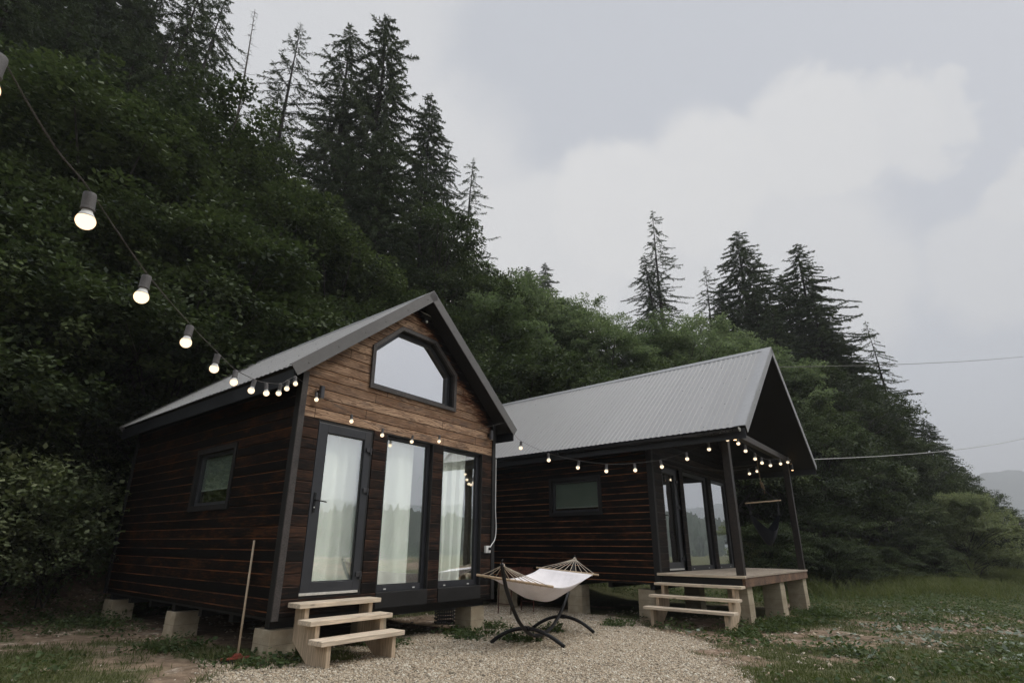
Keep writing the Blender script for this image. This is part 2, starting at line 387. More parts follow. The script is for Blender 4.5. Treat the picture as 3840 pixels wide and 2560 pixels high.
# ------------------------------------------------------------------ mesh helpers
class MB:
    def __init__(s):
        s.v = []; s.f = []; s.mi = []
    def add(s, vs, fs, mi=0):
        b = len(s.v)
        s.v += [tuple(p) for p in vs]
        s.f += [tuple(b + i for i in f) for f in fs]
        s.mi += [mi] * len(fs)
        return s
    def box(s, x0, x1, y0, y1, z0, z1, mi=0):
        vs = [(x, y, z) for z in (z0, z1) for y in (y0, y1) for x in (x0, x1)]
        return s.add(vs, [(0, 2, 3, 1), (4, 5, 7, 6), (0, 1, 5, 4), (2, 6, 7, 3), (0, 4, 6, 2), (1, 3, 7, 5)], mi)
    def prism(s, pts, fn, d0, d1, mi=0):
        """closed outline pts (a,b) swept from depth d0 to d1 through fn(a,b,d)"""
        n = len(pts)
        vs = [fn(a, b, d0) for a, b in pts] + [fn(a, b, d1) for a, b in pts]
        fs = [tuple(range(n))[::-1], tuple(range(n, 2 * n))] + [(i, (i + 1) % n, n + (i + 1) % n, n + i) for i in range(n)]
        return s.add(vs, fs, mi)
    def tube(s, pts, r, n=8, caps=True, mi=0):
        pts = [Vector(p) for p in pts]
        rs = r if isinstance(r, (list, tuple)) else [r] * len(pts)
        b = len(s.v)
        up = None
        for i, p in enumerate(pts):
            t = (pts[min(i + 1, len(pts) - 1)] - pts[max(i - 1, 0)])
            t = t.normalized() if t.length > 1e-9 else Vector((0, 0, 1))
            if up is None:
                up = Vector((0, 0, 1)) if abs(t.z) < .9 else Vector((1, 0, 0))
            a = t.cross(up)
            if a.length < 1e-6:
                a = t.cross(Vector((1, .3, .2)))
            a.normalize()
            c = a.cross(t).normalized()
            up = c
            for k in range(n):
                w_ = 2 * math.pi * k / n
                s.v.append(tuple(p + (a * math.cos(w_) + c * math.sin(w_)) * rs[i]))
        for i in range(len(pts) - 1):
            for k in range(n):
                s.f.append((b + i * n + k, b + i * n + (k + 1) % n, b + (i + 1) * n + (k + 1) % n, b + (i + 1) * n + k)); s.mi.append(mi)
        if caps:
            s.f.append(tuple(b + k for k in range(n))[::-1]); s.mi.append(mi)
            e = b + (len(pts) - 1) * n
            s.f.append(tuple(e + k for k in range(n))); s.mi.append(mi)
        return s
    def lathe(s, prof, mat4, n=16, mi=0):
        b = len(s.v)
        for r, h in prof:
            for k in range(n):
                a = 2 * math.pi * k / n
                s.v.append(tuple(mat4 @ Vector((r * math.cos(a), r * math.sin(a), h))))
        for i in range(len(prof) - 1):
            for k in range(n):
                s.f.append((b + i * n + k, b + i * n + (k + 1) % n, b + (i + 1) * n + (k + 1) % n, b + (i + 1) * n + k)); s.mi.append(mi)
        s.f.append(tuple(b + k for k in range(n))[::-1]); s.mi.append(mi)
        e = b + (len(prof) - 1) * n
        s.f.append(tuple(e + k for k in range(n))); s.mi.append(mi)
        return s
    def build(s, name, mat, parent=None, smooth=False, bevel=0.0):
        me = bpy.data.meshes.new(name)
        me.from_pydata(s.v, [], s.f)
        for mm in (mat if isinstance(mat, list) else [mat]):
            me.materials.append(mm)
        if isinstance(mat, list):
            me.polygons.foreach_set('material_index', s.mi)
        if smooth:
            me.polygons.foreach_set('use_smooth', [True] * len(me.polygons))
        me.update()
        ob = bpy.data.objects.new(name, me)
        COL.objects.link(ob)
        if parent:
            ob.parent = parent
        if bevel:
            md = ob.modifiers.new('bevel', 'BEVEL')
            md.width = bevel; md.segments = 2; md.limit_method = 'ANGLE'; md.angle_limit = RD(40)
            md.harden_normals = False
        return ob

def np_mesh(name, verts, faces, mat, parent=None, tone=None, smooth=False):
    """verts (n,3), faces (m,k) all of one size k"""
    me = bpy.data.meshes.new(name)
    nf, k = faces.shape
    me.vertices.add(len(verts))
    me.vertices.foreach_set('co', np.ascontiguousarray(verts, np.float32).ravel())
    me.loops.add(nf * k)
    me.loops.foreach_set('vertex_index', np.ascontiguousarray(faces, np.int32).ravel())
    me.polygons.add(nf)
    me.polygons.foreach_set('loop_start', np.arange(0, nf * k, k, dtype=np.int32))
    me.polygons.foreach_set('loop_total', np.full(nf, k, np.int32))
    if tone is not None:
        at = me.attributes.new('tone', 'FLOAT', 'FACE')
        at.data.foreach_set('value', np.ascontiguousarray(tone, np.float32))
    if smooth:
        me.polygons.foreach_set('use_smooth', np.ones(nf, bool))
    me.materials.append(mat)
    me.update(calc_edges=True)
    ob = bpy.data.objects.new(name, me)
    COL.objects.link(ob)
    if parent:
        ob.parent = parent
    return ob

def tag(o, label=None, cat=None, group=None, kind=None):
    for k, v in (('label', label), ('category', cat), ('group', group), ('kind', kind)):
        if v:
            o[k] = v
    return o

def thing(name, label, cat, loc=(0, 0, 0), rz=0.0, group=None):
    o = bpy.data.objects.new(name, None)
    o.empty_display_size = .2
    COL.objects.link(o)
    o.location = loc
    o.rotation_euler = (0, 0, rz)
    return tag(o, label, cat, group)

# ------------------------------------------------------------------ terrain
TOE = [(-40, -22), (-18, 1.5), (-8.7, 9.6), (-4.1, 16.4), (2.5, 19.0), (9, 20.8), (15, 23.5), (22, 28.5), (29, 34), (35, 40.5), (48, 58), (70, 92)]
def toe_dist(x, y):
    """signed distance to the foot of the wooded hill, positive uphill (arrays)"""
    best = np.full(np.shape(x), 1e9); sg = np.ones(np.shape(x))
    for (ax, ay), (bx, by) in zip(TOE[:-1], TOE[1:]):
        dx, dy = bx - ax, by - ay
        t = np.clip(((x - ax) * dx + (y - ay) * dy) / (dx * dx + dy * dy), 0, 1)
        d = np.hypot(x - ax - t * dx, y - ay - t * dy)
        s = np.where(dx * (y - ay) - dy * (x - ax) > 0, 1.0, -1.0)
        nearer = d < best
        sg = np.where(nearer, s, sg); best = np.where(nearer, d, best)
    return best * sg
def sst(a, b, x):
    t = np.clip((x - a) / (b - a), 0, 1)
    return t * t * (3 - 2 * t)
def height(x, y):
    x = np.asarray(x, float); y = np.asarray(y, float)
    d = toe_dist(x, y)
    h = -.012 * np.clip(np.minimum(y, 16) - 6, 0, None) + .006 * np.clip(-x, 0, 8)
    t = np.clip(d + 3.2, 0, None)
    hr = np.where(t < 3.2, .34 * t * t / (t + 2.2), .34 * 3.2 * 3.2 / 5.4 + .50 * (t - 3.2))
    t = np.clip(d + 1.2, 0, None)                      # cut bank close behind the near cabin
    hl_ = np.where(t < 1.2, .75 * t * t / (t + .5), .75 * 1.44 / 1.7 + .50 * (t - 1.2))
    lf = sst(1.0, -3.5, x)
    h = h + hr * (1 - lf) + hl_ * lf
    h = np.minimum(h, 34 + .02 * t)
    wob = (np.sin(x * 1.3 + .7 * y) + np.sin(.9 * y - 1.7 * x + 1.1) + np.sin(2.3 * x + 1.9 * y + 2.) * .6) / 2.6
    h = h + .012 * wob * sst(0, 6, np.abs(x) + np.abs(y - 5))
    h = h - .5 * sst(0, 3.5, x - (.95 + .74 * y)) * sst(30, 14, y)
    return h
def hz(x, y):
    return float(height(x, y))
def vnoise(x, y, s, seed=0):
    """cheap value noise on arrays"""
    x = np.asarray(x) * s + seed * 17.3; y = np.asarray(y) * s - seed * 9.1
    xi, yi = np.floor(x), np.floor(y); fx, fy = x - xi, y - yi
    fx = fx * fx * (3 - 2 * fx); fy = fy * fy * (3 - 2 * fy)
    def hsh(a, b):
        q = np.sin(a * 127.1 + b * 311.7 + seed * 74.7) * 43758.5453
        return q - np.floor(q)
    return (hsh(xi, yi) * (1 - fx) + hsh(xi + 1, yi) * fx) * (1 - fy) + (hsh(xi, yi + 1) * (1 - fx) + hsh(xi + 1, yi + 1) * fx) * fy
def fbm(x, y, s, seed=0):
    return vnoise(x, y, s, seed) * .55 + vnoise(x, y, s * 2.1, seed + 1) * .28 + vnoise(x, y, s * 4.3, seed + 2) * .17
GRAVEL = [(-1.7, -1.5), (-2.45, 2.5), (-2.9, 5.5), (-3.0, 6.4), (-2.5, 6.75), (-1.95, 6.95), (-1.55, 8.7), (-.95, 9.3), (-.4, 10.6), (-1.2, 12.6), (.0, 14.6),
          (1.6, 13.4), (2.6, 11.3), (2.9, 9.7), (3.0, 8.6), (2.85, 7.3), (2.6, 5.6), (2.3, 2.0), (1.8, -1.5)]
def poly_sd(poly, x, y):
    inside = np.zeros(np.shape(x), bool); best = np.full(np.shape(x), 1e9)
    n = len(poly)
    for i in range(n):
        (ax, ay), (bx, by) = poly[i], poly[(i + 1) % n]
        cond = ((ay > y) != (by > y)) & (x < (bx - ax) * (y - ay) / (by - ay + 1e-12) + ax)
        inside ^= cond
        dx, dy = bx - ax, by - ay
        t = np.clip(((x - ax) * dx + (y - ay) * dy) / (dx * dx + dy * dy), 0, 1)
        best = np.minimum(best, np.hypot(x - ax - t * dx, y - ay - t * dy))
    return np.where(inside, best, -best)
def masks(x, y):
    """gravel, grass, dirt weights 0..1 at ground points"""
    gs = poly_sd(GRAVEL, x, y) + (fbm(x, y, 1.1, 3) - .5) * 1.1
    gr = sst(-.12, .25, gs)
    gn = fbm(x, y, .55, 9) + (fbm(x, y, 2.4, 5) - .5) * .5
    grass = sst(.40, .58, gn + .10 * sst(9, 16, y) + .06 * sst(2, 4, x) + .30 * sst(15, 19, y) + .10 * sst(2.0, .8, np.hypot(x + 4.9, y - 5.3)) - .18 * sst(-2.0, -3.2, x) * sst(5.6, 6.6, y) + .10 * sst(3.0, 1.5, np.hypot(x - 4.0, y - 5.2)))
    d = toe_dist(x, y)
    grass = np.maximum(grass, sst(-5.0, -2.5, d) * sst(7, 10, x))
    grass = grass * (1 - gr)
    return gr, grass, np.clip(1 - gr - grass, 0, 1)

def axis_steps(spans):
    out = [spans[0][0]]
    for a, b, st in spans:
        n = max(1, int(round((b - a) / st)))
        out += list(np.linspace(a, b, n + 1)[1:])
    return np.array(out)
gx = axis_steps([(-2200, -120, 130), (-120, -30, 5), (-30, -10, .8), (-10, -5, .16), (-5, 7, .07), (7, 14, .16), (14, 45, .8), (45, 120, 5), (120, 2200, 130)])
gy = axis_steps([(-2200, -100, 130), (-100, -10, 6), (-10, 2, .6), (2, 11, .07), (11, 18, .16), (18, 55, .8), (55, 140, 5), (140, 2200, 130)])
GX, GY = np.meshgrid(gx, gy)
GZ = height(GX, GY)
far = np.hypot(GX, GY)
rough_amt = sst(60, 20, far)
GZ += rough_amt * ((fbm(GX, GY, 3.1, 21) - .5) * .035 + (fbm(GX, GY, .8, 22) - .5) * .05 * sst(2.2, 6, np.abs(poly_sd(GRAVEL, GX, GY)) * np.where(poly_sd(GRAVEL, GX, GY) > 0, 0, 1) + 0))
# open valley bottom drops away behind the camera and to the right, so the horizon lies low
GZ -= 2.5 * sst(40, 160, -toe_dist(GX, GY))
nx_, ny_ = len(gx), len(gy)
idx = np.arange(nx_ * ny_).reshape(ny_, nx_)
faces = np.stack([idx[:-1, :-1], idx[:-1, 1:], idx[1:, 1:], idx[1:, :-1]], -1).reshape(-1, 4)
mg, mgr, md_ = masks(GX, GY)

m, nt, o = material('yard_ground')
pos = nd(nt, 'ShaderNodeNewGeometry').outputs['Position']
agr = nd(nt, 'ShaderNodeAttribute', attribute_name='gravel').outputs['Fac']
agg = nd(nt, 'ShaderNodeAttribute', attribute_name='grass').outputs['Fac']
afo = nd(nt, 'ShaderNodeAttribute', attribute_name='wood').outputs['Fac']
vo = nd(nt, 'ShaderNodeTexVoronoi', {'Vector': pos, 'Scale': 34.0, 'Randomness': 1.0})
vo2 = nd(nt, 'ShaderNodeTexVoronoi', {'Vector': pos, 'Scale': 62.0, 'Randomness': 1.0})
cr = nd(nt, 'ShaderNodeSeparateColor', {0: vo.outputs['Color']}).outputs[0]
stone = nd(nt, 'ShaderNodeValToRGB', {0: cr})
el = stone.color_ramp.elements
el[0].position, el[0].color = 0, (.15, .125, .095, 1)
el[1].position, el[1].color = 1, (.68, .63, .55, 1)
for pz, cc in ((.3, (.34, .28, .215, 1)), (.55, (.48, .41, .33, 1)), (.8, (.55, .46, .36, 1))):
    e_ = el.new(pz); e_.color = cc
gap = ramp(nt, vo.outputs['Distance'], .55, .15)
cst = mixc(nt, gap, mixc(nt, .55, stone.outputs[0], (.11, .088, .065)), stone.outputs[0])
pn = noise(nt, pos, .9, 4).outputs['Fac']
cst = mixc(nt, mth(nt, 'MULTIPLY', ramp(nt, pn, .45, .7), .4), cst, (.18, .14, .10))
dn = noise(nt, pos, 7.0, 6, .65).outputs['Fac']
db = noise(nt, pos, .7, 3).outputs['Fac']
dirt = mixc(nt, ramp(nt, dn, .3, .7), (.12, .083, .055), (.28, .205, .14))
dirt = mixc(nt, mth(nt, 'MULTIPLY', ramp(nt, db, .5, .72), .5), dirt, (.20, .115, .095))
dirt = mixc(nt, mth(nt, 'MULTIPLY', ramp(nt, noise(nt, pos, 2.6, 5, .6).outputs['Fac'], .56, .66), .65), dirt, stone.outputs[0])
gcol = mixc(nt, ramp(nt, noise(nt, pos, 14.0, 5, .7).outputs['Fac'], .3, .7), (.045, .050, .020), (.12, .118, .052))
c = mixc(nt, agr, dirt, cst)
c = mixc(nt, agg, c, gcol)
litter = mixc(nt, ramp(nt, dn, .3, .7), (.016, .014, .009), (.045, .035, .022))
c = mixc(nt, afo, c, litter)
hb = mth(nt, 'ADD', mth(nt, 'MULTIPLY', mth(nt, 'SUBTRACT', 1.0, vo.outputs['Distance']), mth(nt, 'ADD', mth(nt, 'MULTIPLY', agr, .9), .1)), mth(nt, 'MULTIPLY', dn, .6))
hb = mth(nt, 'ADD', hb, mth(nt, 'MULTIPLY', mth(nt, 'SUBTRACT', 1.0, vo2.outputs['Distance']), .3))
finish(nt, o, c, .92, hb, .8, .018, Specular_IOR_Level=.25)
M['ground'] = m
ground = np_mesh('ground', np.stack([GX, GY, GZ], -1).reshape(-1, 3), faces, M['ground'], smooth=True)
for nm, arr in (('gravel', mg), ('grass', mgr), ('wood', sst(.8, 3.0, toe_dist(GX, GY)))):
    at = ground.data.attributes.new(nm, 'FLOAT', 'POINT')
    at.data.foreach_set('value', np.ascontiguousarray(arr.ravel(), np.float32))
tag(ground, 'gravel yard, bare earth and rough grass rising to the wooded hill', None, None, 'structure')

def gz(x, y):
    """height of the finished ground sheet at arrays x, y (bilinear)"""
    x = np.asarray(x, float); y = np.asarray(y, float)
    i = np.clip(np.searchsorted(gx, x) - 1, 0, nx_ - 2); j = np.clip(np.searchsorted(gy, y) - 1, 0, ny_ - 2)
    fx = (x - gx[i]) / (gx[i + 1] - gx[i]); fy = (y - gy[j]) / (gy[j + 1] - gy[j])
    return (GZ[j, i] * (1 - fx) + GZ[j, i + 1] * fx) * (1 - fy) + (GZ[j + 1, i] * (1 - fx) + GZ[j + 1, i + 1] * fx) * fy
def g1(x, y):
    return float(gz(np.array([x]), np.array([y]))[0])

# ------------------------------------------------------------------ cabins
def clip_half(poly, a, b, c):
    """keep a*x+b*y<=c"""
    out_ = []
    n = len(poly)
    for i in range(n):
        p, q = poly[i], poly[(i + 1) % n]
        dp, dq = a * p[0] + b * p[1] - c, a * q[0] + b * q[1] - c
        if dp <= 1e-9:
            out_.append(p)
        if (dp < -1e-9 and dq > 1e-9) or (dp > 1e-9 and dq < -1e-9):
            t = dp / (dp - dq)
            out_.append((p[0] + (q[0] - p[0]) * t, p[1] + (q[1] - p[1]) * t))
    return out_
def subtract(poly, hole):
    """convex poly minus convex counter-clockwise hole -> convex pieces"""
    res = []; rest = poly
    n = len(hole)
    for i in range(n):
        (ax, ay), (bx, by) = hole[i], hole[(i + 1) % n]
        na, nb = by - ay, -(bx - ax)          # outward normal of a ccw edge
        c = na * ax + nb * ay
        outp = clip_half(rest, -na, -nb, -c)
        if len(outp) >= 3:
            res.append(outp)
        rest = clip_half(rest, na, nb, c)
        if len(rest) < 3:
            return res
    return res
def rect(a0, a1, b0, b1):
    return [(a0, b0), (a1, b0), (a1, b1), (a0, b1)]
def board_wall(mb, outline, holes, fn, pitch, off, chamfer=.011):
    """shiplap boards: outline convex ccw (s,z); fn(s,z,depth) gives the point"""
    z0 = min(p[1] for p in outline); z1 = max(p[1] for p in outline)
    k0, k1 = math.floor((z0 - off) / pitch), math.ceil((z1 - off) / pitch)
    for k in range(k0, k1):
        b = off + k * pitch
        for s0, s1, d0, d1 in ((0, .006, .016, .016), (.006, .0066, .016, 0), (.0066, pitch - chamfer, 0, 0), (pitch - chamfer, pitch, 0, .010), (pitch - .0006, pitch, .010, .016)):
            a_, c_ = b + s0, b + s1
            st = clip_half(clip_half(outline, 0, -1, -a_), 0, 1, c_)
            if len(st) < 3:
                continue
            ps = [st]
            for h in holes:
                ps = [q for p in ps for q in subtract(p, h)]
            for p in ps:
                vs = [fn(s, z, d0 + (d1 - d0) * min(1, max(0, (z - a_) / (c_ - a_)))) for s, z in p]
                mb.add(vs, [tuple(range(len(vs)))])

def roof_parts(root, W, oe, ol, zr, zl, Lr, flange, caplen, gutter):
    run = W / 2 + ol
    rise = zr - zl
    ln = math.hypot(run, rise)
    ca, sa = run / ln, rise / ln
    for side in (-1, 1):
        ex = W / 2 + side * run
        nrm = Vector((side * sa, 0, ca))
        def P(t, v, h):        # t along the slope from the ridge, v along the house, h above the sheet base
            return (W / 2 + side * ca * t + nrm.x * h, v, zr - sa * t + nrm.z * h)
        # black under-structure
        mb = MB()
        mb.prism([(.02, -oe + .015), (ln - .045, -oe + .015), (ln - .045, Lr - .015), (.02, Lr - .015)], lambda a, b, d: P(a, b, d), -.135, -.016)
        mb.build('roof_deck', M['soffit'], root)
        # trapezoid sheet
        prof = []
        v = -oe
        while v < Lr:
            for dv, h in ((0, 0), (.052, 0), (.057, .0085), (.106, .0085), (.111, 0)):
                if v + dv <= Lr:
                    prof.append((v + dv, h))
            v += .115
        mb = MB()
        vs = []
        nt_ = 6
        for v, h in prof:
            for i in range(nt_ + 1):
                vs.append(P(ln * i / nt_, v, h + .0015 * math.sin(i * 2.1 + v * 3.3)))
        fs = []
        for i in range(len(prof) - 1):
            for j in range(nt_):
                q = [i * (nt_ + 1) + j, i * (nt_ + 1) + j + 1, (i + 1) * (nt_ + 1) + j + 1, (i + 1) * (nt_ + 1) + j]
                fs.append(q if side < 0 else q[::-1])
        mb.add(vs, fs)
        mb.build('roof_sheet', M['roof'], root)
        # screw heads
        mb = MB()
        k = 0
        for v in np.arange(-oe + .32, Lr - .2, .46):
            for j, t in enumerate((ln - .12, ln * .72, ln * .44, ln * .18)):
                c = P(t + .03 * math.sin(k * 2.7), v + (.23 if j % 2 else 0), .005)
                mb.lathe([(.011, -.002), (.011, .005), (.004, .008)], Matrix.Translation(c) @ nrm.to_track_quat('Z', 'Y').to_matrix().to_4x4(), 6)
                k += 1
        mb.build('screw_heads', M['anthracite'], root)
        # verge flashings, front and rear
        for v0, sg in ((-oe, -1), (Lr, 1)):
            mb = MB()
            n_ = 2
            for i in range(n_):
                t0 = -.012 if i == 0 else ln / n_ * i
                t1 = ln / n_ * (i + 1) + (.012 if i < n_ - 1 else .02)
                e = .002 * i
                mb.prism([(t0, -.135), (t1, -.135), (t1, .026), (t0, .026)], lambda a, b, d: P(a, v0 + sg * d, b), .001 + e, .010 + e)
                mb.prism([(t0, 0), (t1, 0), (t1, flange), (t0, flange)], lambda a, b, d: P(a, v0 - sg * b, d), .0165 + e, .0255 + e)
                for q in (.15, .5, .85):
                    c = P(t0 + (t1 - t0) * q, v0 + sg * .012, -.06)
                    mb.lathe([(.010, -.004), (.010, .004), (.004, .007)], Matrix.Translation(c) @ Matrix.Rotation(math.pi / 2 * (1 if sg < 0 else -1), 4, 'X'), 6)
            mb.build('verge_flashing', M['flashing_pale'] if gutter else M['flashing'], root)
        # eave fascia
        mb = MB()
        x0 = ex - side * .035
        mb.box(min(x0, x0 - side * .024), max(x0, x0 - side * .024), -oe + .02, Lr - .02, zl - .215, zl - .03)
        mb.build('eave_fascia', M['fascia'], root)
    # ridge cap with laps
    mb = MB()
    v = -oe - .012
    i = 0
    while v < Lr:
        v1 = min(v + caplen, Lr + .012)
        e = .0025 * (i % 2)
        w_ = .15
        pts = [(W / 2 - w_ * ca, zr - w_ * sa + .019 + e), (W / 2, zr + .030 + e), (W / 2 + w_ * ca, zr - w_ * sa + .019 + e),
               (W / 2 + w_ * ca, zr - w_ * sa + .014 + e), (W / 2, zr + .024 + e), (W / 2 - w_ * ca, zr - w_ * sa + .014 + e)]
        mb.prism(pts, lambda a, b, d: (a, d, b), v, v1 + .03)
        v = v1 + 1e-6; i += 1
        if v1 >= Lr:
            break
    mb.build('ridge_cap', M['flashing_pale'], root)
    if gutter:
        mb = MB()
        gxp, gzp, r = -ol - .045, zl - .045, .062
        pr = [(gxp + r * math.cos(a), gzp + r * math.sin(a)) for a in np.linspace(math.pi * 1.0, 2 * math.pi, 11)]
        pr += [(gxp + (r - .006) * math.cos(a), gzp + (r - .006) * math.sin(a)) for a in np.linspace(2 * math.pi, math.pi, 11)]
        mb.prism(pr, lambda a, b, d: (a, d, b), -oe + .10, Lr)
        g = mb.build('gutter', M['gutter'], root)
        mb = MB()
        pr = [(gxp + (r + .003) * math.cos(a), gzp + .012 + (r + .006) * math.sin(a)) for a in np.linspace(math.pi, 2 * math.pi, 11)]
        mb.prism(pr, lambda a, b, d: (a, d, b), -oe + .085, -oe + .0995)
        mb.build('gutter_end_cap', M['white_plastic'], g)

def ring(mb, o, i, v0, v1):
    """frame between outer rect o and inner rect i, each (u0,u1,z0,z1)"""
    mb.box(o[0], i[0], v0, v1, o[2], o[3])
    mb.box(i[1], o[1], v0, v1, o[2], o[3])
    mb.box(i[0], i[1], v0, v1, o[2], i[2])
    mb.box(i[0], i[1], v0, v1, i[3], o[3])

def front_window(root, op, gl, depth, gm, caps=True, shift=0.0):
    u0, u1, z0, z1 = op
    lin = MB()
    ring(lin, (u0 - .001, u1 + .001, z0 - .001, z1 + .001), (u0 + .012, u1 - .012, z0 + .012, z1 - .012), .002, depth + .06)
    fr = MB()
    ring(fr, (u0 + .012, u1 - .012, z0 + .012, z1 - .012), gl, depth - .012, depth + .045)
    win = fr.build('window', M['anthracite'], root, bevel=.003)
    lin.build('window_lining', M['black_wood'], win)
    p = MB(); p.box(gl[0] - .01, gl[1] + .01, depth + .012, depth + .018, gl[2] - .01, gl[3] + .01)
    p.build('pane', gm, win)
    bead = MB(); ring(bead, (gl[0] - .002, gl[1] + .002, gl[2] - .002, gl[3] + .002), (gl[0] + .012, gl[1] - .012, gl[2] + .012, gl[3] - .012), depth - .004, depth + .0115)
    bead.build('glazing_bead', M['black_metal'], win)
    if caps:
        for q in (.14, .80):
            c = MB(); x = gl[0] + (gl[1] - gl[0]) * q
            c.box(x, x + .045, depth - .022, depth - .0125, gl[2] - .062, gl[2] - .044)
            c.build('drain_cap', M['white_plastic'], win, bevel=.003)
    return win

def side_window(root, op, blind_to, gm):
    """window in the left wall (plane x=0), outward is -x"""
    v0, v1, z0, z1 = op
    def B(mb, a0, a1, d0, d1, b0, b1):
        mb.box(d0, d1, a0, a1, b0, b1)
    fr = MB()
    for a0, a1, b0, b1 in ((v0, v0 + .05, z0, z1), (v1 - .05, v1, z0, z1), (v0 + .05, v1 - .05, z0, z0 + .05), (v0 + .05, v1 - .05, z1 - .05, z1)):
        B(fr, a0, a1, .035, .09, b0, b1)
    win = fr.build('window', M['anthracite'], root, bevel=.003)
    tr = MB()
    for a0, a1, b0, b1 in ((v0 - .075, v0 + .001, z0 - .075, z1 + .075), (v1 - .001, v1 + .075, z0 - .075, z1 + .075), (v0 + .001, v1 - .001, z0 - .075, z0 + .001), (v0 + .001, v1 - .001, z1 - .001, z1 + .075)):
        B(tr, a0, a1, -.022, .05, b0, b1)
    tr.build('window_trim', M['black_wood'], win, bevel=.003)
    p = MB(); B(p, v0 + .04, v1 - .04, .062, .068, z0 + .04, z1 - .04); p.build('pane', gm, win)
    b = MB(); B(b, v0 + .055, v1 - .055, .085, .088, blind_to, z1 - .052); b.build('roller_blind', M['blind'], win)
    r = MB(); B(r, v0 + .055, v1 - .055, .080, .094, blind_to - .022, blind_to - .001); r.build('blind_rail', M['white_plastic'], win)

def door(root, leaf, gl, vf, gm, handle):
    u0, u1, z0, z1 = leaf
    d = MB(); ring(d, leaf, gl, vf, vf + .07)
    dr = d.build('door', M['anthracite'], root, bevel=.004)
    p = MB(); p.box(gl[0] - .01, gl[1] + .01, vf + .030, vf + .036, gl[2] - .01, gl[3] + .01); p.build('pane', gm, dr)
    b = MB(); ring(b, (gl[0] - .002, gl[1] + .002, gl[2] - .002, gl[3] + .002), (gl[0] + .010, gl[1] - .010, gl[2] + .010, gl[3] - .010), vf + .012, vf + .0295)
    b.build('glazing_bead', M['black_metal'], dr)
    hx = u0 + .055
    h = MB()
    h.box(hx - .016, hx + .016, vf - .010, vf - .0005, handle - .15, handle + .10)
    h.tube([(hx, vf - .008, handle), (hx, vf - .055, handle), (hx + .02, vf - .062, handle), (hx + .14, vf - .060, handle - .012)], .0095, 10)
    hd = h.build('door_handle', M['black_metal'], dr, smooth=False, bevel=.002)
    k = MB(); k.lathe([(.009, 0), (.009, .006)], Matrix.Translation((hx, vf - .0105, handle - .085)) @ Matrix.Rotation(math.pi / 2, 4, 'X'), 10)
    k.build('lock_cylinder', M['white_plastic'], dr)
    for zz_ in (z0 + .19, z0 + 1.28, z0 + 1.84):
        g = MB()
        g.box(u1 - .075, u1 + .012, vf - .024, vf - .0005, zz_ - .030, zz_ + .030)
        g.tube([(u1 - .005, vf - .022, zz_ - .062), (u1 - .005, vf - .022, zz_ + .034)], .015, 8)
        g.build('hinge', M['hinge_grey'], dr, bevel=.003)
    return dr

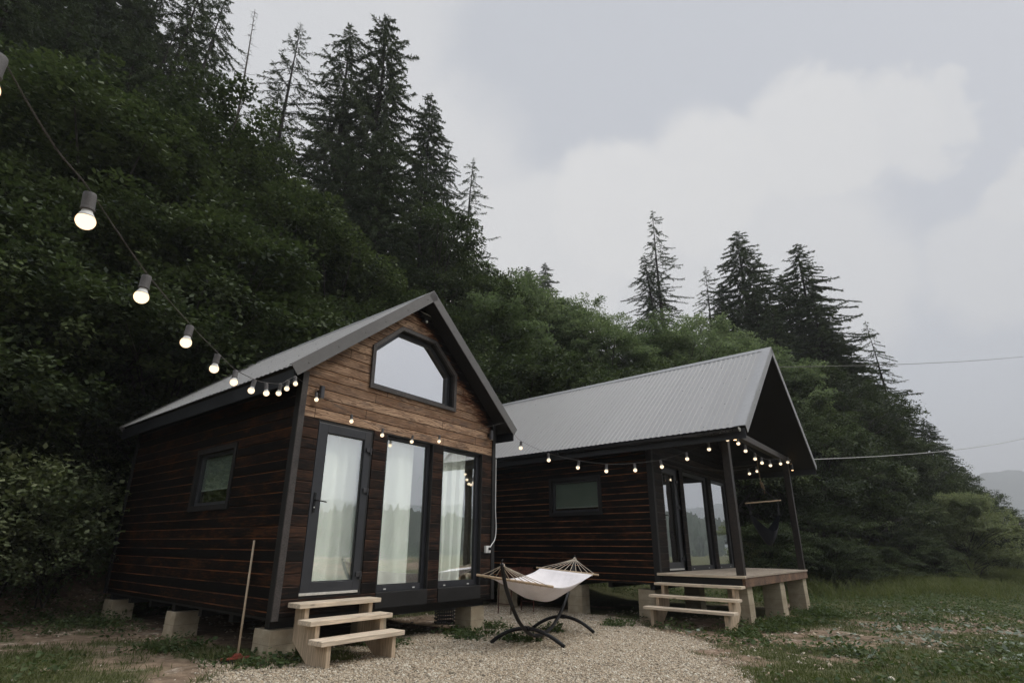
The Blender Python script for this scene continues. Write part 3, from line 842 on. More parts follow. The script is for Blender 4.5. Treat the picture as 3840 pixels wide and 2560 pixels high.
def cabin(name, label, loc, rz, W, D, oe, ol, zr, zl, Lr, pitch, off, light, doorspec, wins, sidewin, mats, flange, gutter, gl_low, gl_far):
    root = thing(name, label, 'cabin', loc, rz, 'dark timber cabins in the yard')
    slope = (zr - zl) / (W / 2 + ol)
    top_side = zl + slope * ol - .14 / math.cos(math.atan(slope))
    def roofclip(poly):
        dz = .14 / math.cos(math.atan(slope))
        poly = clip_half(poly, -slope, 1, zr - dz - slope * W / 2)
        return clip_half(poly, slope, 1, zr - dz + slope * W / 2)
    F = lambda s, z, d: (s, d, z)
    holes = [rect(doorspec['op'][0], doorspec['op'][1], doorspec['op'][2], doorspec['op'][3])] + [rect(*x['op']) for x in wins]
    ztop = 2.394 if light else 10
    # front wall below, gable above
    mb = MB()
    o_ = rect(0.0, W, .0, min(ztop, zr)); o_ = roofclip(o_)
    board_wall(mb, o_, holes, F, pitch, off)
    mb.build('front_wall', M[mats[0]], root)
    if light:
        mb = MB()
        o_ = roofclip(rect(0.0, W, ztop, zr))
        # one hexagon of glass below the apex
        hexo = [(1.0393, 3.0121), (2.8748, 3.0121), (2.8748, 3.6811), (2.3317, 4.1583), (1.5706, 4.1583), (1.0393, 3.6811)]
        cx, cz = 1.957, 3.52
        def sc(k):
            r = []
            n = len(hexo)
            for i in range(n):
                (ax, az), (bx, bz), (px, pz) = hexo[i], hexo[(i + 1) % n], hexo[i - 1]
                e1 = Vector((bx - ax, bz - az)).normalized(); e0 = Vector((ax - px, az - pz)).normalized()
                n1 = Vector((-e1.y, e1.x)); n0 = Vector((-e0.y, e0.x))
                q = (n0 + n1) / (1 + n0.dot(n1)) * k
                r.append((ax + q.x, az + q.y))
            return r
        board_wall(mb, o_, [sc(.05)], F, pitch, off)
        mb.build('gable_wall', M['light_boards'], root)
        def hexring(mb, a, b, d0, d1):
            A_, B_ = sc(a), sc(b)
            for i in range(6):
                j = (i + 1) % 6
                mb.prism([A_[i], A_[j], B_[j], B_[i]], F, d0, d1)
        t = MB(); hexring(t, 0, .062, -.034, .015)
        gw = t.build('gable_window', M['dark_trim'], root, bevel=.003)
        t = MB(); hexring(t, .045, .062, .0155, .16); t.build('window_lining', M['black_wood'], gw)
        t = MB(); hexring(t, .0625, .125, .085, .15); t.build('window_frame', M['anthracite'], gw, bevel=.003)
        t = MB(); t.prism(sc(.118), F, .112, .118); t.build('pane', M['glass_gable'], gw)
    # side and rear walls
    mb = MB()
    sw = [rect(sidewin['op'][0], sidewin['op'][1], sidewin['op'][2], sidewin['op'][3])]
    board_wall(mb, rect(0, D, .0, top_side), sw, lambda s, z, d: (d, s, z), pitch, off)
    mb.build('side_wall', M[mats[1]], root)
    mb = MB(); board_wall(mb, rect(0, D, .0, top_side), [], lambda s, z, d: (W - d, s, z), pitch, off); mb.build('side_wall', M[mats[1]], root)
    mb = MB(); board_wall(mb, roofclip(rect(0, W, .0, zr)), [], lambda s, z, d: (s, D - d, z), pitch, off); mb.build('rear_wall', M[mats[0]], root)
    # floor frame
    mb = MB()
    mb.box(.03, W - .03, .03, D - .03, -.035, .10)
    for q in np.linspace(.2, D - .2, 7):
        mb.box(.06, W - .06, q - .05, q + .05, -.13, -.0355)
    mb.build('floor_frame', M['black_wood'], root)
    # corner boards
    for u_a, u_b, v_a, v_b in ((-.022, .062, -.022, -.0005), (-.022, -.0005, .0, .105), (W - .062, W + .022, -.022, -.0005), (W + .0005, W + .022, .0, .105), (-.022, -.0005, D - .10, D + .02), (W + .0005, W + .022, D - .10, D + .02)):
        mb = MB(); mb.box(u_a, u_b, v_a, v_b, -.03, top_side - .02)
        mb.build('corner_board', M['dark_trim'] if light and u_a < 0 and v_a < -.001 else M['black_wood'], root, bevel=.003)
    roof_parts(root, W, oe, ol, zr, zl, Lr, flange, 2.0, gutter)
    # door and windows
    ds = doorspec
    dr = door(root, ds['leaf'], ds['gl'], ds['vf'], gl_far if not light else gl_low, ds['handle'])
    u0, u1, z0, z1 = ds['op']
    lin = MB(); ring(lin, (u0 - .001, u1 + .001, z0 - .001, z1 + .001), (ds['leaf'][0] - .002, ds['leaf'][1] + .002, z0 + .02, ds['leaf'][3] + .002), max(ds['vf'] + .012, .012), .12)
    lin.build('door_lining', M['black_wood'], dr)
    s_ = MB(); s_.box(ds['leaf'][0] - .012, ds['leaf'][1] - .02, ds['vf'] - .012, ds['vf'] + .06, ds['leaf'][2] - .034, ds['leaf'][2] - .004)
    s_.build('threshold', M['sill_white'], dr, bevel=.003)
    for x in wins:
        front_window(root, x['op'], x['gl'], x['d'], gl_low if light else gl_far)
        # plain sill board under each tall window
        b = MB(); b.box(x['op'][0] + .003, x['op'][1] - .003, -.014, -.0006 if light else .02, .0, x['op'][2] + .008)
        b.build('sill_board', M['black_wood'], root, bevel=.003)
    side_window(root, sidewin['op'], sidewin['blind'], M['glass_small'])
    # bare room behind the glass
    mb = MB(); mb.box(.14, W - .14, D * .62, D * .62 + .05, .11, top_side); mb.build('room_wall', M['interior'], root)
    mb = MB(); mb.box(.10, .13, .14, D * .6, .11, 1.2); mb.box(W - .13, W - .10, .14, D * .6, .11, top_side); mb.build('room_lining', M['interior'], root)
    return root

Z0 = 1.25
ZA, AA = -.7885 + Z0, .8978
ZB, AB = -.6249 + Z0, .8644
cabA = cabin('timber_cabin', 'near timber cabin with pale torched gable boards, hexagonal gable window and white curtains', (-2.5719, 6.5119, ZA), AA,
             3.9614, 5.6938, .266, .3183, 4.8601, 2.9194, 5.7672, .1372, .062, True,
             dict(op=(.296, 1.206, .19, 2.394), leaf=(.305, 1.164, .256, 2.356), gl=(.447, 1.056, .3716, 2.2355), vf=.0, handle=1.345),
             [dict(op=(1.447, 2.418, .19, 2.394), gl=(1.523, 2.345, .285, 2.342), d=.085), dict(op=(2.638, 3.640, .19, 2.394), gl=(2.714, 3.552, .285, 2.342), d=.085)],
             dict(op=(1.60, 2.735, 1.35, 2.135), blind=1.60), ('char_front', 'char_side'), .035, False, M['glass'], M['glass_far'])
cabB = cabin('timber_cabin', 'far timber cabin with a roofed porch, black posts and a long grey metal roof', (3.1916, 10.985, ZB), AB,
             4.9353, 6.05, 2.1061, .5764, 5.1847, 2.7639, 6.35, .135, .021, False,
             dict(op=(.50, 1.46, .205, 2.40), leaf=(.515, 1.40, .255, 2.36), gl=(.655, 1.262, .37, 2.25), vf=.055, handle=1.33),
             [dict(op=(1.665, 3.30, .17, 2.40), gl=(1.76, 3.165, .285, 2.315), d=.07), dict(op=(3.52, 4.78, .17, 2.40), gl=(3.615, 4.66, .285, 2.315), d=.07)],
             dict(op=(1.285, 2.545, 1.425, 2.14), blind=1.545), ('char_front_b', 'char_side_b'), .17, True, M['glass_far'], M['glass_far'])

def WA(u, v, z):
    return Vector((-2.5719 + u * math.cos(AA) - v * math.sin(AA), 6.5119 + u * math.sin(AA) + v * math.cos(AA), ZA + z))
def WB(u, v, z):
    return Vector((3.1916 + u * math.cos(AB) - v * math.sin(AB), 10.985 + u * math.sin(AB) + v * math.cos(AB), ZB + z))

# porch of the far cabin
mb = MB()
for i in range(11):
    v0 = -1.615 + i * .1465
    mb.box(-.035, 4.985, v0, v0 + .140, .158, .196)
mb.build('porch_deck', M['deck'], cabB, bevel=.003)
mb = MB(); mb.box(.0, 4.96, -1.60, -1.545, .0, .157); mb.build('deck_beam', M['beam_wood'], cabB, bevel=.006)
for q0, q1 in ((.0, .05), (2.3, 2.42), (4.91, 4.96)):
    mb = MB(); mb.box(q0, q1, -1.544, -.03, .0, .157); mb.build('deck_joist', M['black_wood'], cabB)
for u in (.015, 4.80):
    mb = MB(); mb.box(u, u + .135, -1.585, -1.45, .197, 2.835); mb.build('porch_post', M['post_wood'], cabB, bevel=.006)
mb = MB(); mb.box(-.16, 5.10, -1.60, -1.47, 2.836, 2.97); mb.build('porch_beam', M['dark_trim'], cabB, bevel=.006)
for u in (.02, 4.80):
    mb = MB(); mb.box(u, u + .12, -1.469, -.001, 2.836, 2.96); mb.build('porch_tie_beam', M['black_wood'], cabB)
mb = MB(); mb.tube([(.165, -1.47, .20), (.165, -1.47, 2.83)], .008, 6); mb.box(.150, .165, -1.50, -1.46, 1.0, 1.13); mb.build('post_cable', M['hinge_grey'], cabB)

# ------------------------------------------------------------------ piers
def pier(p, sx, sy, rz, ztop, label, wob=.0, grp='concrete piers under the cabins'):
    b = g1(p.x, p.y) - .12
    h = ztop - b
    mb = MB()
    vs = []; n = 5
    for k in range(n + 1):
        t = k / n
        f = 1.0 + (.05 * (1 - t)) + .012 * math.sin(k * 2.3 + p.x * 3)
        for x, y in ((-1, -1), (1, -1), (1, 1), (-1, 1)):
            vs.append((x * sx / 2 * f, y * sy / 2 * f, h * t))
    fs = [(3, 2, 1, 0), tuple(4 * n + i for i in range(4))]
    for k in range(n):
        for i in range(4):
            fs.append((4 * k + i, 4 * k + (i + 1) % 4, 4 * k + 4 + (i + 1) % 4, 4 * k + 4 + i))
    mb.add(vs, fs)
    o = mb.build('concrete_pier', M['concrete'], None, bevel=.008)
    o.location = (p.x, p.y, b); o.rotation_euler = (0, 0, rz)
    tag(o, label, 'pier', grp)
    return o
for u, v, sx, sy, lab in ((.19, .22, .34, .36, 'large concrete pier under the near cabin\'s corner between broom and pale steps'),
                          (.19, 2.80, .34, .32, 'concrete pier halfway along the near cabin\'s dark side wall'),
                          (.19, 5.48, .34, .42, 'concrete pier at the near cabin\'s rear left corner below the shrub bank'),
                          (1.62, .30, .32, .36, 'concrete pier behind the right end of the near cabin\'s steps'),
                          (3.70, .27, .33, .35, 'concrete pier under the near cabin\'s right corner beside the hammock'),
                          (3.72, 3.0, .30, .32, 'shaded concrete pier deep under the near cabin, right side')):
    pier(WA(u, v, 0), sx, sy, AA, ZA - .131, lab)
for u, v, sx, sy, zt, lab in ((.36, -1.37, .30, .36, -.002, 'concrete pier under the porch beside the far steps, nearest corner'),
                              (2.66, -1.37, .36, .36, -.002, 'concrete pier in the middle under the porch edge'),
                              (4.78, -1.37, .34, .36, -.002, 'concrete pier under the porch\'s right corner by the tall grass'),
                              (.24, .35, .32, .36, -.131, 'concrete pier behind the far steps under the cabin wall'),
                              (.24, 2.05, .32, .36, -.131, 'shaded concrete pier under the far cabin\'s dark side wall, behind the hammock'),
                              (2.6, .35, .32, .36, -.131, 'shaded concrete pier seen through the gap behind the far steps'),
                              (.24, 4.1, .32, .36, -.131, 'shaded concrete pier behind the rusty brazier')):
    pier(WB(u, v, 0), sx, sy, AB, ZB + zt, lab)

# ------------------------------------------------------------------ steps
def steps(label, place, ang, zbase, treads, u0, u1, tdep, thick, g, mat_t, over):
    root = thing('wooden_steps', label, 'steps', place, ang, 'new pine steps at the cabin doors')
    for i, (vf, zt) in enumerate(treads):
        mb = MB(); mb.box(u0, u1, vf, vf + tdep, zt - thick, zt)
        mb.build('tread', mat_t, root, bevel=.005)
    for ua in (u0 + over, u1 - over - .055):
        pts = []
        vb = treads[0][0] + tdep - .01
        pts.append((vb, treads[0][1] - thick - .001))
        for i, (vf, zt) in enumerate(treads):
            pts.append((vf + .045, zt - thick - .001))
            nz = treads[i + 1][1] - thick - .001 if i + 1 < len(treads) else g
            pts.append((vf + .045, nz))
        lv = treads[-1][0]
        pts.append((lv + .30, g))
        pts.append((vb, treads[0][1] - thick - .36))
        mb = MB(); mb.prism(pts, lambda a, b, d: (d, a, b), ua, ua + .055)
        mb.build('stringer', M['stringer'], root)
    return root
o = steps('new pine steps of three treads below the near cabin\'s glass door', WA(0, 0, 0), AA, ZA, [(-.285, .163), (-.53, .0), (-.775, -.178)], .155, 1.325, .255, .052, -.52, M['tread'], .10)
# far steps climb along the porch's open left side: their own frame is turned a quarter
o = steps('weathered pine steps with four treads on the far porch\'s left side', WB(0, 0, 0), AB - math.pi / 2, ZB, [(-.30, .030), (-.57, -.170), (-.84, -.355)], .0, 1.60, .25, .045, -.80, M['tread'], .12)
mb = MB(); mb.box(-.03, 1.63, -.075, -.036, .150, .196); mb.build('tread', M['tread'], o, bevel=.005)

# ------------------------------------------------------------------ string lights
def bulb_meshes():
    s = MB(); s.lathe([(.008, .058), (.019, .055), (.0205, .046), (.0205, .0), (.022, -.002), (.022, -.008), (.018, -.010)][::-1], Matrix.Identity(4), 30)
    so = s.build('bulb_socket', M['socket'], None, smooth=False)
    g = MB()
    k_ = MB(); k_.lathe([(.0155, -.0095), (.0175, -.018), (.0235, -.029), (.0262, -.0345)][::-1], Matrix.Identity(4), 24)
    co = k_.build('bulb_collar', M['white_plastic'], None, smooth=True)
    pr = [(.0255, -.0347)]
    for a in np.linspace(RD(30), RD(-86), 9):
        pr.append((.030 * math.cos(a), -.050 + .030 * math.sin(a)))
    g.lathe(pr[::-1], Matrix.Identity(4), 18)
    gl = g.build('bulb_globe', M['bulb'], None, smooth=True)
    r_ = [q.data for q in (so, gl, co)]
    for x in (so, gl, co):
        bpy.data.objects.remove(x)
    return r_
SOCK, GLOBE, COLLAR = bulb_meshes()
def catmull(pts, n=10):
    P = [Vector(p) for p in pts]
    P = [P[0] * 2 - P[1]] + P + [P[-1] * 2 - P[-2]]
    r = []
    for i in range(1, len(P) - 2):
        for k in range(n):
            t = k / n
            r.append(.5 * ((2 * P[i]) + (P[i + 1] - P[i - 1]) * t + (2 * P[i - 1] - 5 * P[i] + 4 * P[i + 1] - P[i + 2]) * t * t + (3 * P[i] - P[i - 1] - 3 * P[i + 1] + P[i + 2]) * t ** 3))
    r.append(P[-2])
    return r
def light_string(label, bulbs, pre, post, cord_mat, lean=0.0, size=1.0, rad=.0020):
    """bulbs: centres of the glowing globes; the cord runs just above their sockets"""
    root = thing('string_lights', label, 'string lights', tuple(bulbs[0]), 0, 'warm bulb string lights')
    base = Vector(bulbs[0])
    hang = []
    for i, b in enumerate(bulbs):
        tilt = Matrix.Rotation(lean + random.uniform(-.13, .13), 4, 'X') @ Matrix.Rotation(random.uniform(-.16, .16), 4, 'Y')
        e = bpy.data.objects.new('bulb', None); e.empty_display_size = .05
        COL.objects.link(e); e.parent = root
        e.matrix_local = Matrix.Translation(Vector(b) - base) @ tilt @ Matrix.Translation((0, 0, .050)) @ Matrix.Scale(size, 4)
        for nm, me in (('bulb_socket', SOCK), ('bulb_collar', COLLAR), ('bulb_globe', GLOBE)):
            ob = bpy.data.objects.new(nm, me); COL.objects.link(ob); ob.parent = e
        hang.append(Vector(b) + tilt.to_3x3() @ Vector((0, 0, .050 + .064 * size)))
    path = catmull([Vector(p) for p in pre] + hang + [Vector(p) for p in post], 8)
    mb = MB(); mb.tube([p - base for p in path], rad, 6)
    # two twisted strands read as a fine spiral
    n_ = len(path)
    for ph in (0, math.pi):
        q = []
        L = 0
        for i in range(n_ - 1):
            seg = (path[i + 1] - path[i]); m_ = max(1, int(seg.length / .012)) if i < 60 and cord_mat == 'twist' else 1
            for k in range(m_):
                q.append((path[i] + seg * k / m_, L)); L += seg.length / m_
        if cord_mat == 'twist':
            t_ = (path[1] - path[0]).normalized(); a_ = t_.cross(Vector((0, 0, 1))).normalized(); b_ = t_.cross(a_)
            mb.tube([p + a_ * .002 * math.cos(l * 260 + ph) + b_ * .002 * math.sin(l * 260 + ph) - base for p, l in q], .0018, 4)
    mb.build('cord', M['cable'], root)
    return root

A_B = [(-1.15, .905, 2.205), (-1.277, 1.378, 2.186), (-1.421, 1.865, 2.174), (-1.574, 2.431, 2.207), (-1.741, 3.005, 2.265), (-1.935, 3.62, 2.372), (-2.037, 4.097, 2.451),
       (-2.128, 4.568, 2.566), (-2.19, 4.96, 2.68), (-2.285, 5.357, 2.848), (-2.423, 5.903, 3.073)]
light_string('string of ten white bulbs from the upper left foreground to the near cabin\'s eave', A_B,
             [(-.25, -2.6, 3.1), (-.62, -.8, 2.62)], [WA(-.29, -.27, 2.79)], 'twist', size=.88)
light_string('short string of five bulbs sagging across the near cabin\'s front boards', [WA(.126, -.15, 2.591), WA(.691, -.15, 2.411), WA(1.232, -.15, 2.31), WA(1.80, -.15, 2.308), WA(2.38, -.15, 2.405)],
             [WA(-.29, -.27, 2.79), WA(-.04, -.17, 2.745)], [WA(3.2, -.2, 2.74), WA(4.2, -.262, 3.09)], 'c', size=.9, rad=.0022)
C_B = [(.397, 9.699, 3.042), (.918, 9.733, 2.824), (1.463, 9.768, 2.697), (1.995, 9.803, 2.642), (2.543, 9.839, 2.669), (3.058, 9.872, 2.744), (3.562, 9.905, 2.902), (4.01, 9.934, 3.096), (4.396, 9.950, 3.291)]
C_B = [(x, y - .03, z) for x, y, z in C_B]
light_string('string of nine bulbs sagging between the two cabins\' eaves', C_B, [WA(4.2, -.27, 2.86)], [WB(.1, -1.72, 2.79)], 'c', size=1.15, rad=.0028)
light_string('string of bulbs hung along the porch front between its two black posts', [WB(u, -1.65, z) for u, z in ((.48, 2.66), (.92, 2.575), (1.55, 2.495), (2.05, 2.47), (2.75, 2.50), (3.75, 2.66), (4.55, 2.80))],
             [WB(.1, -1.66, 2.83)], [WB(4.86, -1.62, 2.88)], 'c', size=1.15, rad=.0028)
light_string('string of bulbs deep under the porch roof behind the hanging chair', [WB(4.30, -.95, 2.60), WB(3.66, -.93, 2.47), WB(2.15, -.93, 2.24), WB(3.95, -.96, 2.70)][:3],
             [WB(4.80, -1.40, 2.80)], [WB(1.2, -.5, 2.36), WB(.4, -.06, 2.52)], 'c', size=1.15, rad=.0028)

# ------------------------------------------------------------------ lamps and wall fittings
def wall_lamp(p, rz, label, h=.17, r=.036, lit=False):
    root = thing('wall_lamp', label, 'wall lamp', p, rz, 'cylinder wall lamps')
    mb = MB(); mb.lathe([(r, -h / 2), (r, h / 2)], Matrix.Identity(4), 18); mb.build('lamp_body', M['hinge_grey'], root)
    mb = MB(); mb.box(-.028, .028, r - .004, .075, -.03, .03); mb.build('bracket', M['black_metal'], root)
    for s_ in (-1, 1):
        mb = MB(); mb.lathe([(r - .006, s_ * (h / 2 - .004)), (r - .006, s_ * (h / 2 + .001))][::s_], Matrix.Identity(4), 14); mb.build('lens', M['spot'] if lit else M['flood_lens'], root)
wall_lamp(WA(.236, -.076, 2.73), AA, 'grey cylinder wall lamp at the left end of the near cabin\'s pale gable boards')
wall_lamp(WA(3.79, -.076, 2.757), AA, 'grey cylinder wall lamp at the right end of the near cabin\'s pale gable boards')
wall_lamp(WB(.215, -1.675, 2.735), AB, 'small lit spot lamp beside the porch\'s left post top', .11, .032, True)
wall_lamp(WB(4.99, -1.64, 2.72), AB, 'slim lit spot lamp hanging by the porch\'s right post', .17, .03, True)
root = thing('floodlight', 'small black floodlight with motion sensor under the near cabin\'s gable peak', 'floodlight', WA(2.015, -.05, 4.45), AA)
mb = MB(); mb.box(-.10, .10, -.075, -.02, -.02, .12); fb = mb.build('lamp_housing', M['black_metal'], root, bevel=.006); fb.rotation_euler = (RD(-52), 0, 0)
mb = MB(); mb.box(-.085, .085, -.0785, -.0755, -.008, .108); fl = mb.build('lens', M['flood_lens'], root); fl.rotation_euler = (RD(-52), 0, 0)
mb = MB(); mb.box(-.035, .035, -.03, .045, -.05, .0); mb.build('bracket', M['black_metal'], root)
mb = MB(); mb.lathe([(.004, -.035), (.016, -.028), (.02, -.012), (.018, 0)], Matrix.Translation((0, -.05, -.055)), 12); mb.build('motion_sensor', M['white_plastic'], root, smooth=True)

root = thing('power_outlet', 'white outdoor power outlet on the near cabin\'s dark right front boards', 'outlet', WA(3.785, -.001, .77), AA)
mb = MB(); mb.box(-.062, .062, -.052, 0, -.058, .058); mb.build('outlet_box', M['white_plastic'], root, bevel=.008)
mb = MB(); mb.lathe([(.024, 0), (.024, .035), (.014, .05)], Matrix.Translation((.018, -.05, .01)) @ Matrix.Rotation(math.pi / 2, 4, 'X'), 12); mb.build('plug', M['black_metal'], root)
mb = MB(); mb.tube(catmull([WA(3.99, -.03, 2.35), WA(3.985, -.032, 1.7), WA(3.985, -.034, 1.42), WA(4.005, -.035, 1.15), WA(3.96, -.05, .95), WA(3.84, -.07, .842), WA(3.80, -.075, .80)], 8), .008, 8)
tag(mb.build('power_cable', M['white_plastic'], None), 'white cable curving down the near cabin\'s corner to the outlet', 'cable')

# ------------------------------------------------------------------ curtains behind the near cabin's glass
def curtain(u0, u1, v, label, amp=.035, freq=17, seed=0, gather=0.0):
    n = 90; rows = 10
    rr = random.Random(seed)
    ph = [rr.uniform(0, 6) for _ in range(4)]
    vs = []; fs = []
    for j in range(rows + 1):
        t = j / rows
        for i in range(n + 1):
            s = i / n
            x = u0 + (u1 - u0) * s
            k = amp * (.45 + .55 * (1 - t)) 
            d = k * (math.sin(s * freq * (u1 - u0) + ph[0] + .5 * math.sin(s * 5 + ph[1])) + .45 * math.sin(s * freq * 2.3 * (u1 - u0) + ph[2] + t))
            vs.append((x + .012 * math.sin(s * freq + ph[3]) - gather * (1 - t) * (s - .2), v + d, .20 + (2.36 - .20) * t))
    for j in range(rows):
        for i in range(n):
            a = j * (n + 1) + i
            fs.append((a, a + 1, a + n + 2, a + n + 1))
    mb = MB(); mb.add(vs, fs)
    ob = mb.build('curtain', M['curtain'], None, smooth=True)
    ob.location = (-2.5719, 6.5119, ZA); ob.rotation_euler = (0, 0, AA)
    tag(ob, label, 'curtain', 'white curtains behind the near cabin\'s glass')
curtain(.36, 1.20, .19, 'white curtain in soft folds behind the near cabin\'s glass door', .045, 15, 1)
curtain(1.50, 2.22, .23, 'white curtain almost filling the middle tall window, wood jamb at its right', .035, 11, 2)
curtain(2.69, 3.42, .21, 'narrow gathered white curtain in the right tall window, bare boards beside it', .045, 24, 3, .12)

# ------------------------------------------------------------------ hammock and its stand
HX = Vector((.4195, .9078, 0)); HY = Vector((.9078, -.4195, 0)); HO = Vector((.345, 7.777, 0))
def HP(s, t, z):
    return HO + HX * s + HY * t + Vector((0, 0, z))
gA, gB = g1(.345, 7.777), g1(1.035, 9.27)
root = thing('hammock_stand', 'black curved steel hammock stand on the gravel', 'hammock stand', tuple(HO + Vector((0, 0, gA))))
def loc(ps):
    b = HO + Vector((0, 0, gA))
    return [Vector(p) - b for p in ps]
main = [(-.717, 1.062), (-.665, .93), (-.578, .765), (-.49, .655), (-.394, .545), (-.167, .335), (.112, .175), (.40, .085), (.727, .058), (1.05, .085), (1.30, .145), (1.654, .295), (1.94, .47), (2.16, .655), (2.33, .86), (2.44, 1.0), (2.51, 1.10)]
path = catmull([HP(s, 0, z) for s, z in main], 5)
k = int(len(path) * .43)
mb = MB(); mb.tube(loc(path[:k + 1]), .026, 14); mb.build('arm', M['black_metal'], root, smooth=True)
mb = MB(); mb.tube(loc(path[k:]), .026, 14); mb.build('arm', M['black_metal'], root, smooth=True)
for s0, tilt, gg in ((.14, 1, gA), (1.67, -1, gB)):
    ps = []
    for a in np.linspace(-1, 1, 17):
        ps.append(HP(s0 - .03 * tilt * (1 - a * a) + (.06 * a if s0 < 1 else .03 * a), a * .515, gg + .028 + .205 * (1 - a * a)))
    mb = MB(); mb.tube(loc(ps), .026, 14)
    mb.build('foot', M['black_metal'], root, smooth=True)
    mb = MB(); zc = gg + .028 + .205
    mb.tube(loc([HP(s0 - .03 * tilt, -.045, zc), HP(s0 - .03 * tilt, .045, zc)]), .033, 12)
    mb.build('clamp', M['black_metal'], root)
for s0, z0_ in ((-.717, 1.062), (2.51, 1.10)):
    mb = MB(); mb.tube(loc([HP(s0, 0, z0_ - .02), HP(s0, 0, z0_ + .035), HP(s0 + (.03 if s0 < 0 else -.03), 0, z0_ + .05)]), .009, 8); mb.build('hook', M['black_metal'], root)

root = thing('hammock', 'off-white canvas hammock with wooden spreader bars hung in the black stand', 'hammock', tuple(HP(.8, 0, .5)))
hb_ = HP(.8, 0, .5)
def hl(ps):
    return [Vector(p) - hb_ for p in ps]
b1 = (-.33, .840, -.056); b2 = (1.99, .885, -.045)      # bar position, height, slope along t
ends = {0: (-.70, 1.04), 1: (2.49, 1.08)}
def barpt(b, t):
    return HP(b[0], t, b[1] + b[2] * t / .545)
for b in (b1, b2):
    mb = MB(); mb.tube(hl([barpt(b, t) for t in (-.56, -.555, .555, .56)]), [.012, .017, .017, .012], 10)
    mb.build('spreader_bar', M['bar_wood'], root, smooth=True)
for i, b in enumerate((b1, b2)):
    es, ez = ends[i]
    e = HP(es, 0, ez)
    for t in np.linspace(-.50, .50, 10):
        q = barpt(b, t)
        mid = (e + q) / 2 - Vector((0, 0, .006))
        mb = MB(); mb.tube(hl([e, mid, q]), .0052, 6); mb.build('cord', M['rope'], root)
    mb = MB()
    d = (HX if i == 0 else -HX)
    mb.tube(hl([e - d * .02, e + d * .015, e + d * .05]), [.022, .030, .012], 8)
    mb.tube(hl([e + Vector((0, 0, -.02)) - HY * .025, e + Vector((0, 0, .025)), e + Vector((0, 0, -.015)) + HY * .025]), .013, 8)
    mb.build('rope_knot', M['rope'], root)
# canvas: sags between the bars, deeper along the middle; scalloped hems
nu, nv = 48, 26
vs = []
for i in range(nu + 1):
    s = i / nu
    for j in range(nv + 1):
        t = -1 + 2 * j / nv
        p0, p1 = barpt(b1, t * .47), barpt(b2, t * .47)
        x0 = b1[0] + .055 + (.02 * abs(math.cos(j * math.pi * 9 / nv)) if True else 0)
        x1 = b2[0] - .055 - .02 * abs(math.cos(j * math.pi * 9 / nv))
        sx = x0 + (x1 - x0) * s
        zl_ = (p0.z * (1 - s) + p1.z * s)
        c = 4 * s * (1 - s)
        sag = -(.085 + .27 * (1 - t * t)) * c ** .85
        wdt = .47 * (1 - .10 * c)
        sag += .02 * math.sin(t * 9 + s * 5) * c * .35
        vs.append(HP(sx, t * wdt, zl_ + sag) - hb_)
fs = [(i * (nv + 1) + j, i * (nv + 1) + j + 1, (i + 1) * (nv + 1) + j + 1, (i + 1) * (nv + 1) + j) for i in range(nu) for j in range(nv)]
mb = MB(); mb.add(vs, fs); can = mb.build('canvas', M['hammock_cloth'], root, smooth=True)
sm = can.modifiers.new('thick', 'SOLIDIFY'); sm.thickness = .003
for b, sg in ((b1, 1), (b2, -1)):
    mb = MB()
    for q in range(10):
        t = -.46 + .92 * q / 9
        mb.tube(hl([barpt(b, t) + Vector((0, 0, .012)), barpt(b, t) + HX * sg * .03 - Vector((0, 0, .004)), barpt(b, t) + HX * sg * .075 - Vector((0, 0, .03))]), .005, 5)
    mb.build('lacing', M['rope'], root)

# ------------------------------------------------------------------ hanging chair on the porch
top = WB(3.10, -1.294, 2.86)
root = thing('hanging_chair', 'dark cloth hanging chair on a rope under the porch roof', 'hanging chair', tuple(top))
def tl(ps):
    return [Vector(p) - top for p in ps]
knot = WB(3.11, -1.31, 2.10); ap = WB(3.11, -1.31, 2.02)
barL, barR = WB(2.833, -.986, 1.68), WB(3.357, -1.600, 1.751)
mb = MB(); mb.tube(tl(catmull([WB(3.10, -1.294, 2.83), WB(3.095, -1.29, 2.5), knot], 6)), .011, 8); mb.build('rope', M['jute'], root)
mb = MB()
for q in range(3):
    mb.tube(tl([knot + Vector((.03 * math.cos(a) + .01 * q, .03 * math.sin(a), .05 - .045 * q + .03 * math.sin(a * 1.0))) for a in np.linspace(0, 6.3, 12)]), .010, 6)
mb.tube(tl([knot, knot + Vector((.045, .01, -.10)), knot + Vector((.05, .0, -.2))]), .009, 6)
mb.build('rope_knot', M['jute'], root)
bd = (barR - barL).normalized()
mb = MB(); mb.tube(tl([barL - bd * .02, barR + bd * .02]), .016, 10); mb.build('spreader_bar', M['bar_wood'], root)
for e in (barL + bd * .06, barR - bd * .06):
    mb = MB(); mb.tube(tl([ap, e]), .006, 6); mb.build('cord', M['dark_cord'], root)
side = Vector((bd.y, -bd.x, 0)).normalized()      # across the bar; the seat opens along it
bot = WB(3.113, -1.314, .60)
nu, nv = 30, 14
vs = []
for i in range(nu + 1):
    s = -1 + 2 * i / nu                           # along the bar
    for j in range(nv + 1):
        t = -1 + 2 * j / nv                       # back (-1) to front lip (+1)
        base = barL.lerp(barR, .5 + .5 * s * .80)
        hang_ = abs(s) ** 1.9
        zb_ = bot.z + (.42 * (t * .5 + .5) ** 1.5 if True else 0)
        back = .50 * max(0, -t) ** 1.5
        zt_ = barL.z - .26
        z = (zb_ + back * .9) * (1 - hang_) + zt_ * hang_
        p = Vector((base.x, base.y, z)) + side * (-t * .30 * (1 - .8 * hang_))
        p += bd * (-.05 * s * (1 - abs(s)))
        vs.append(p - top)
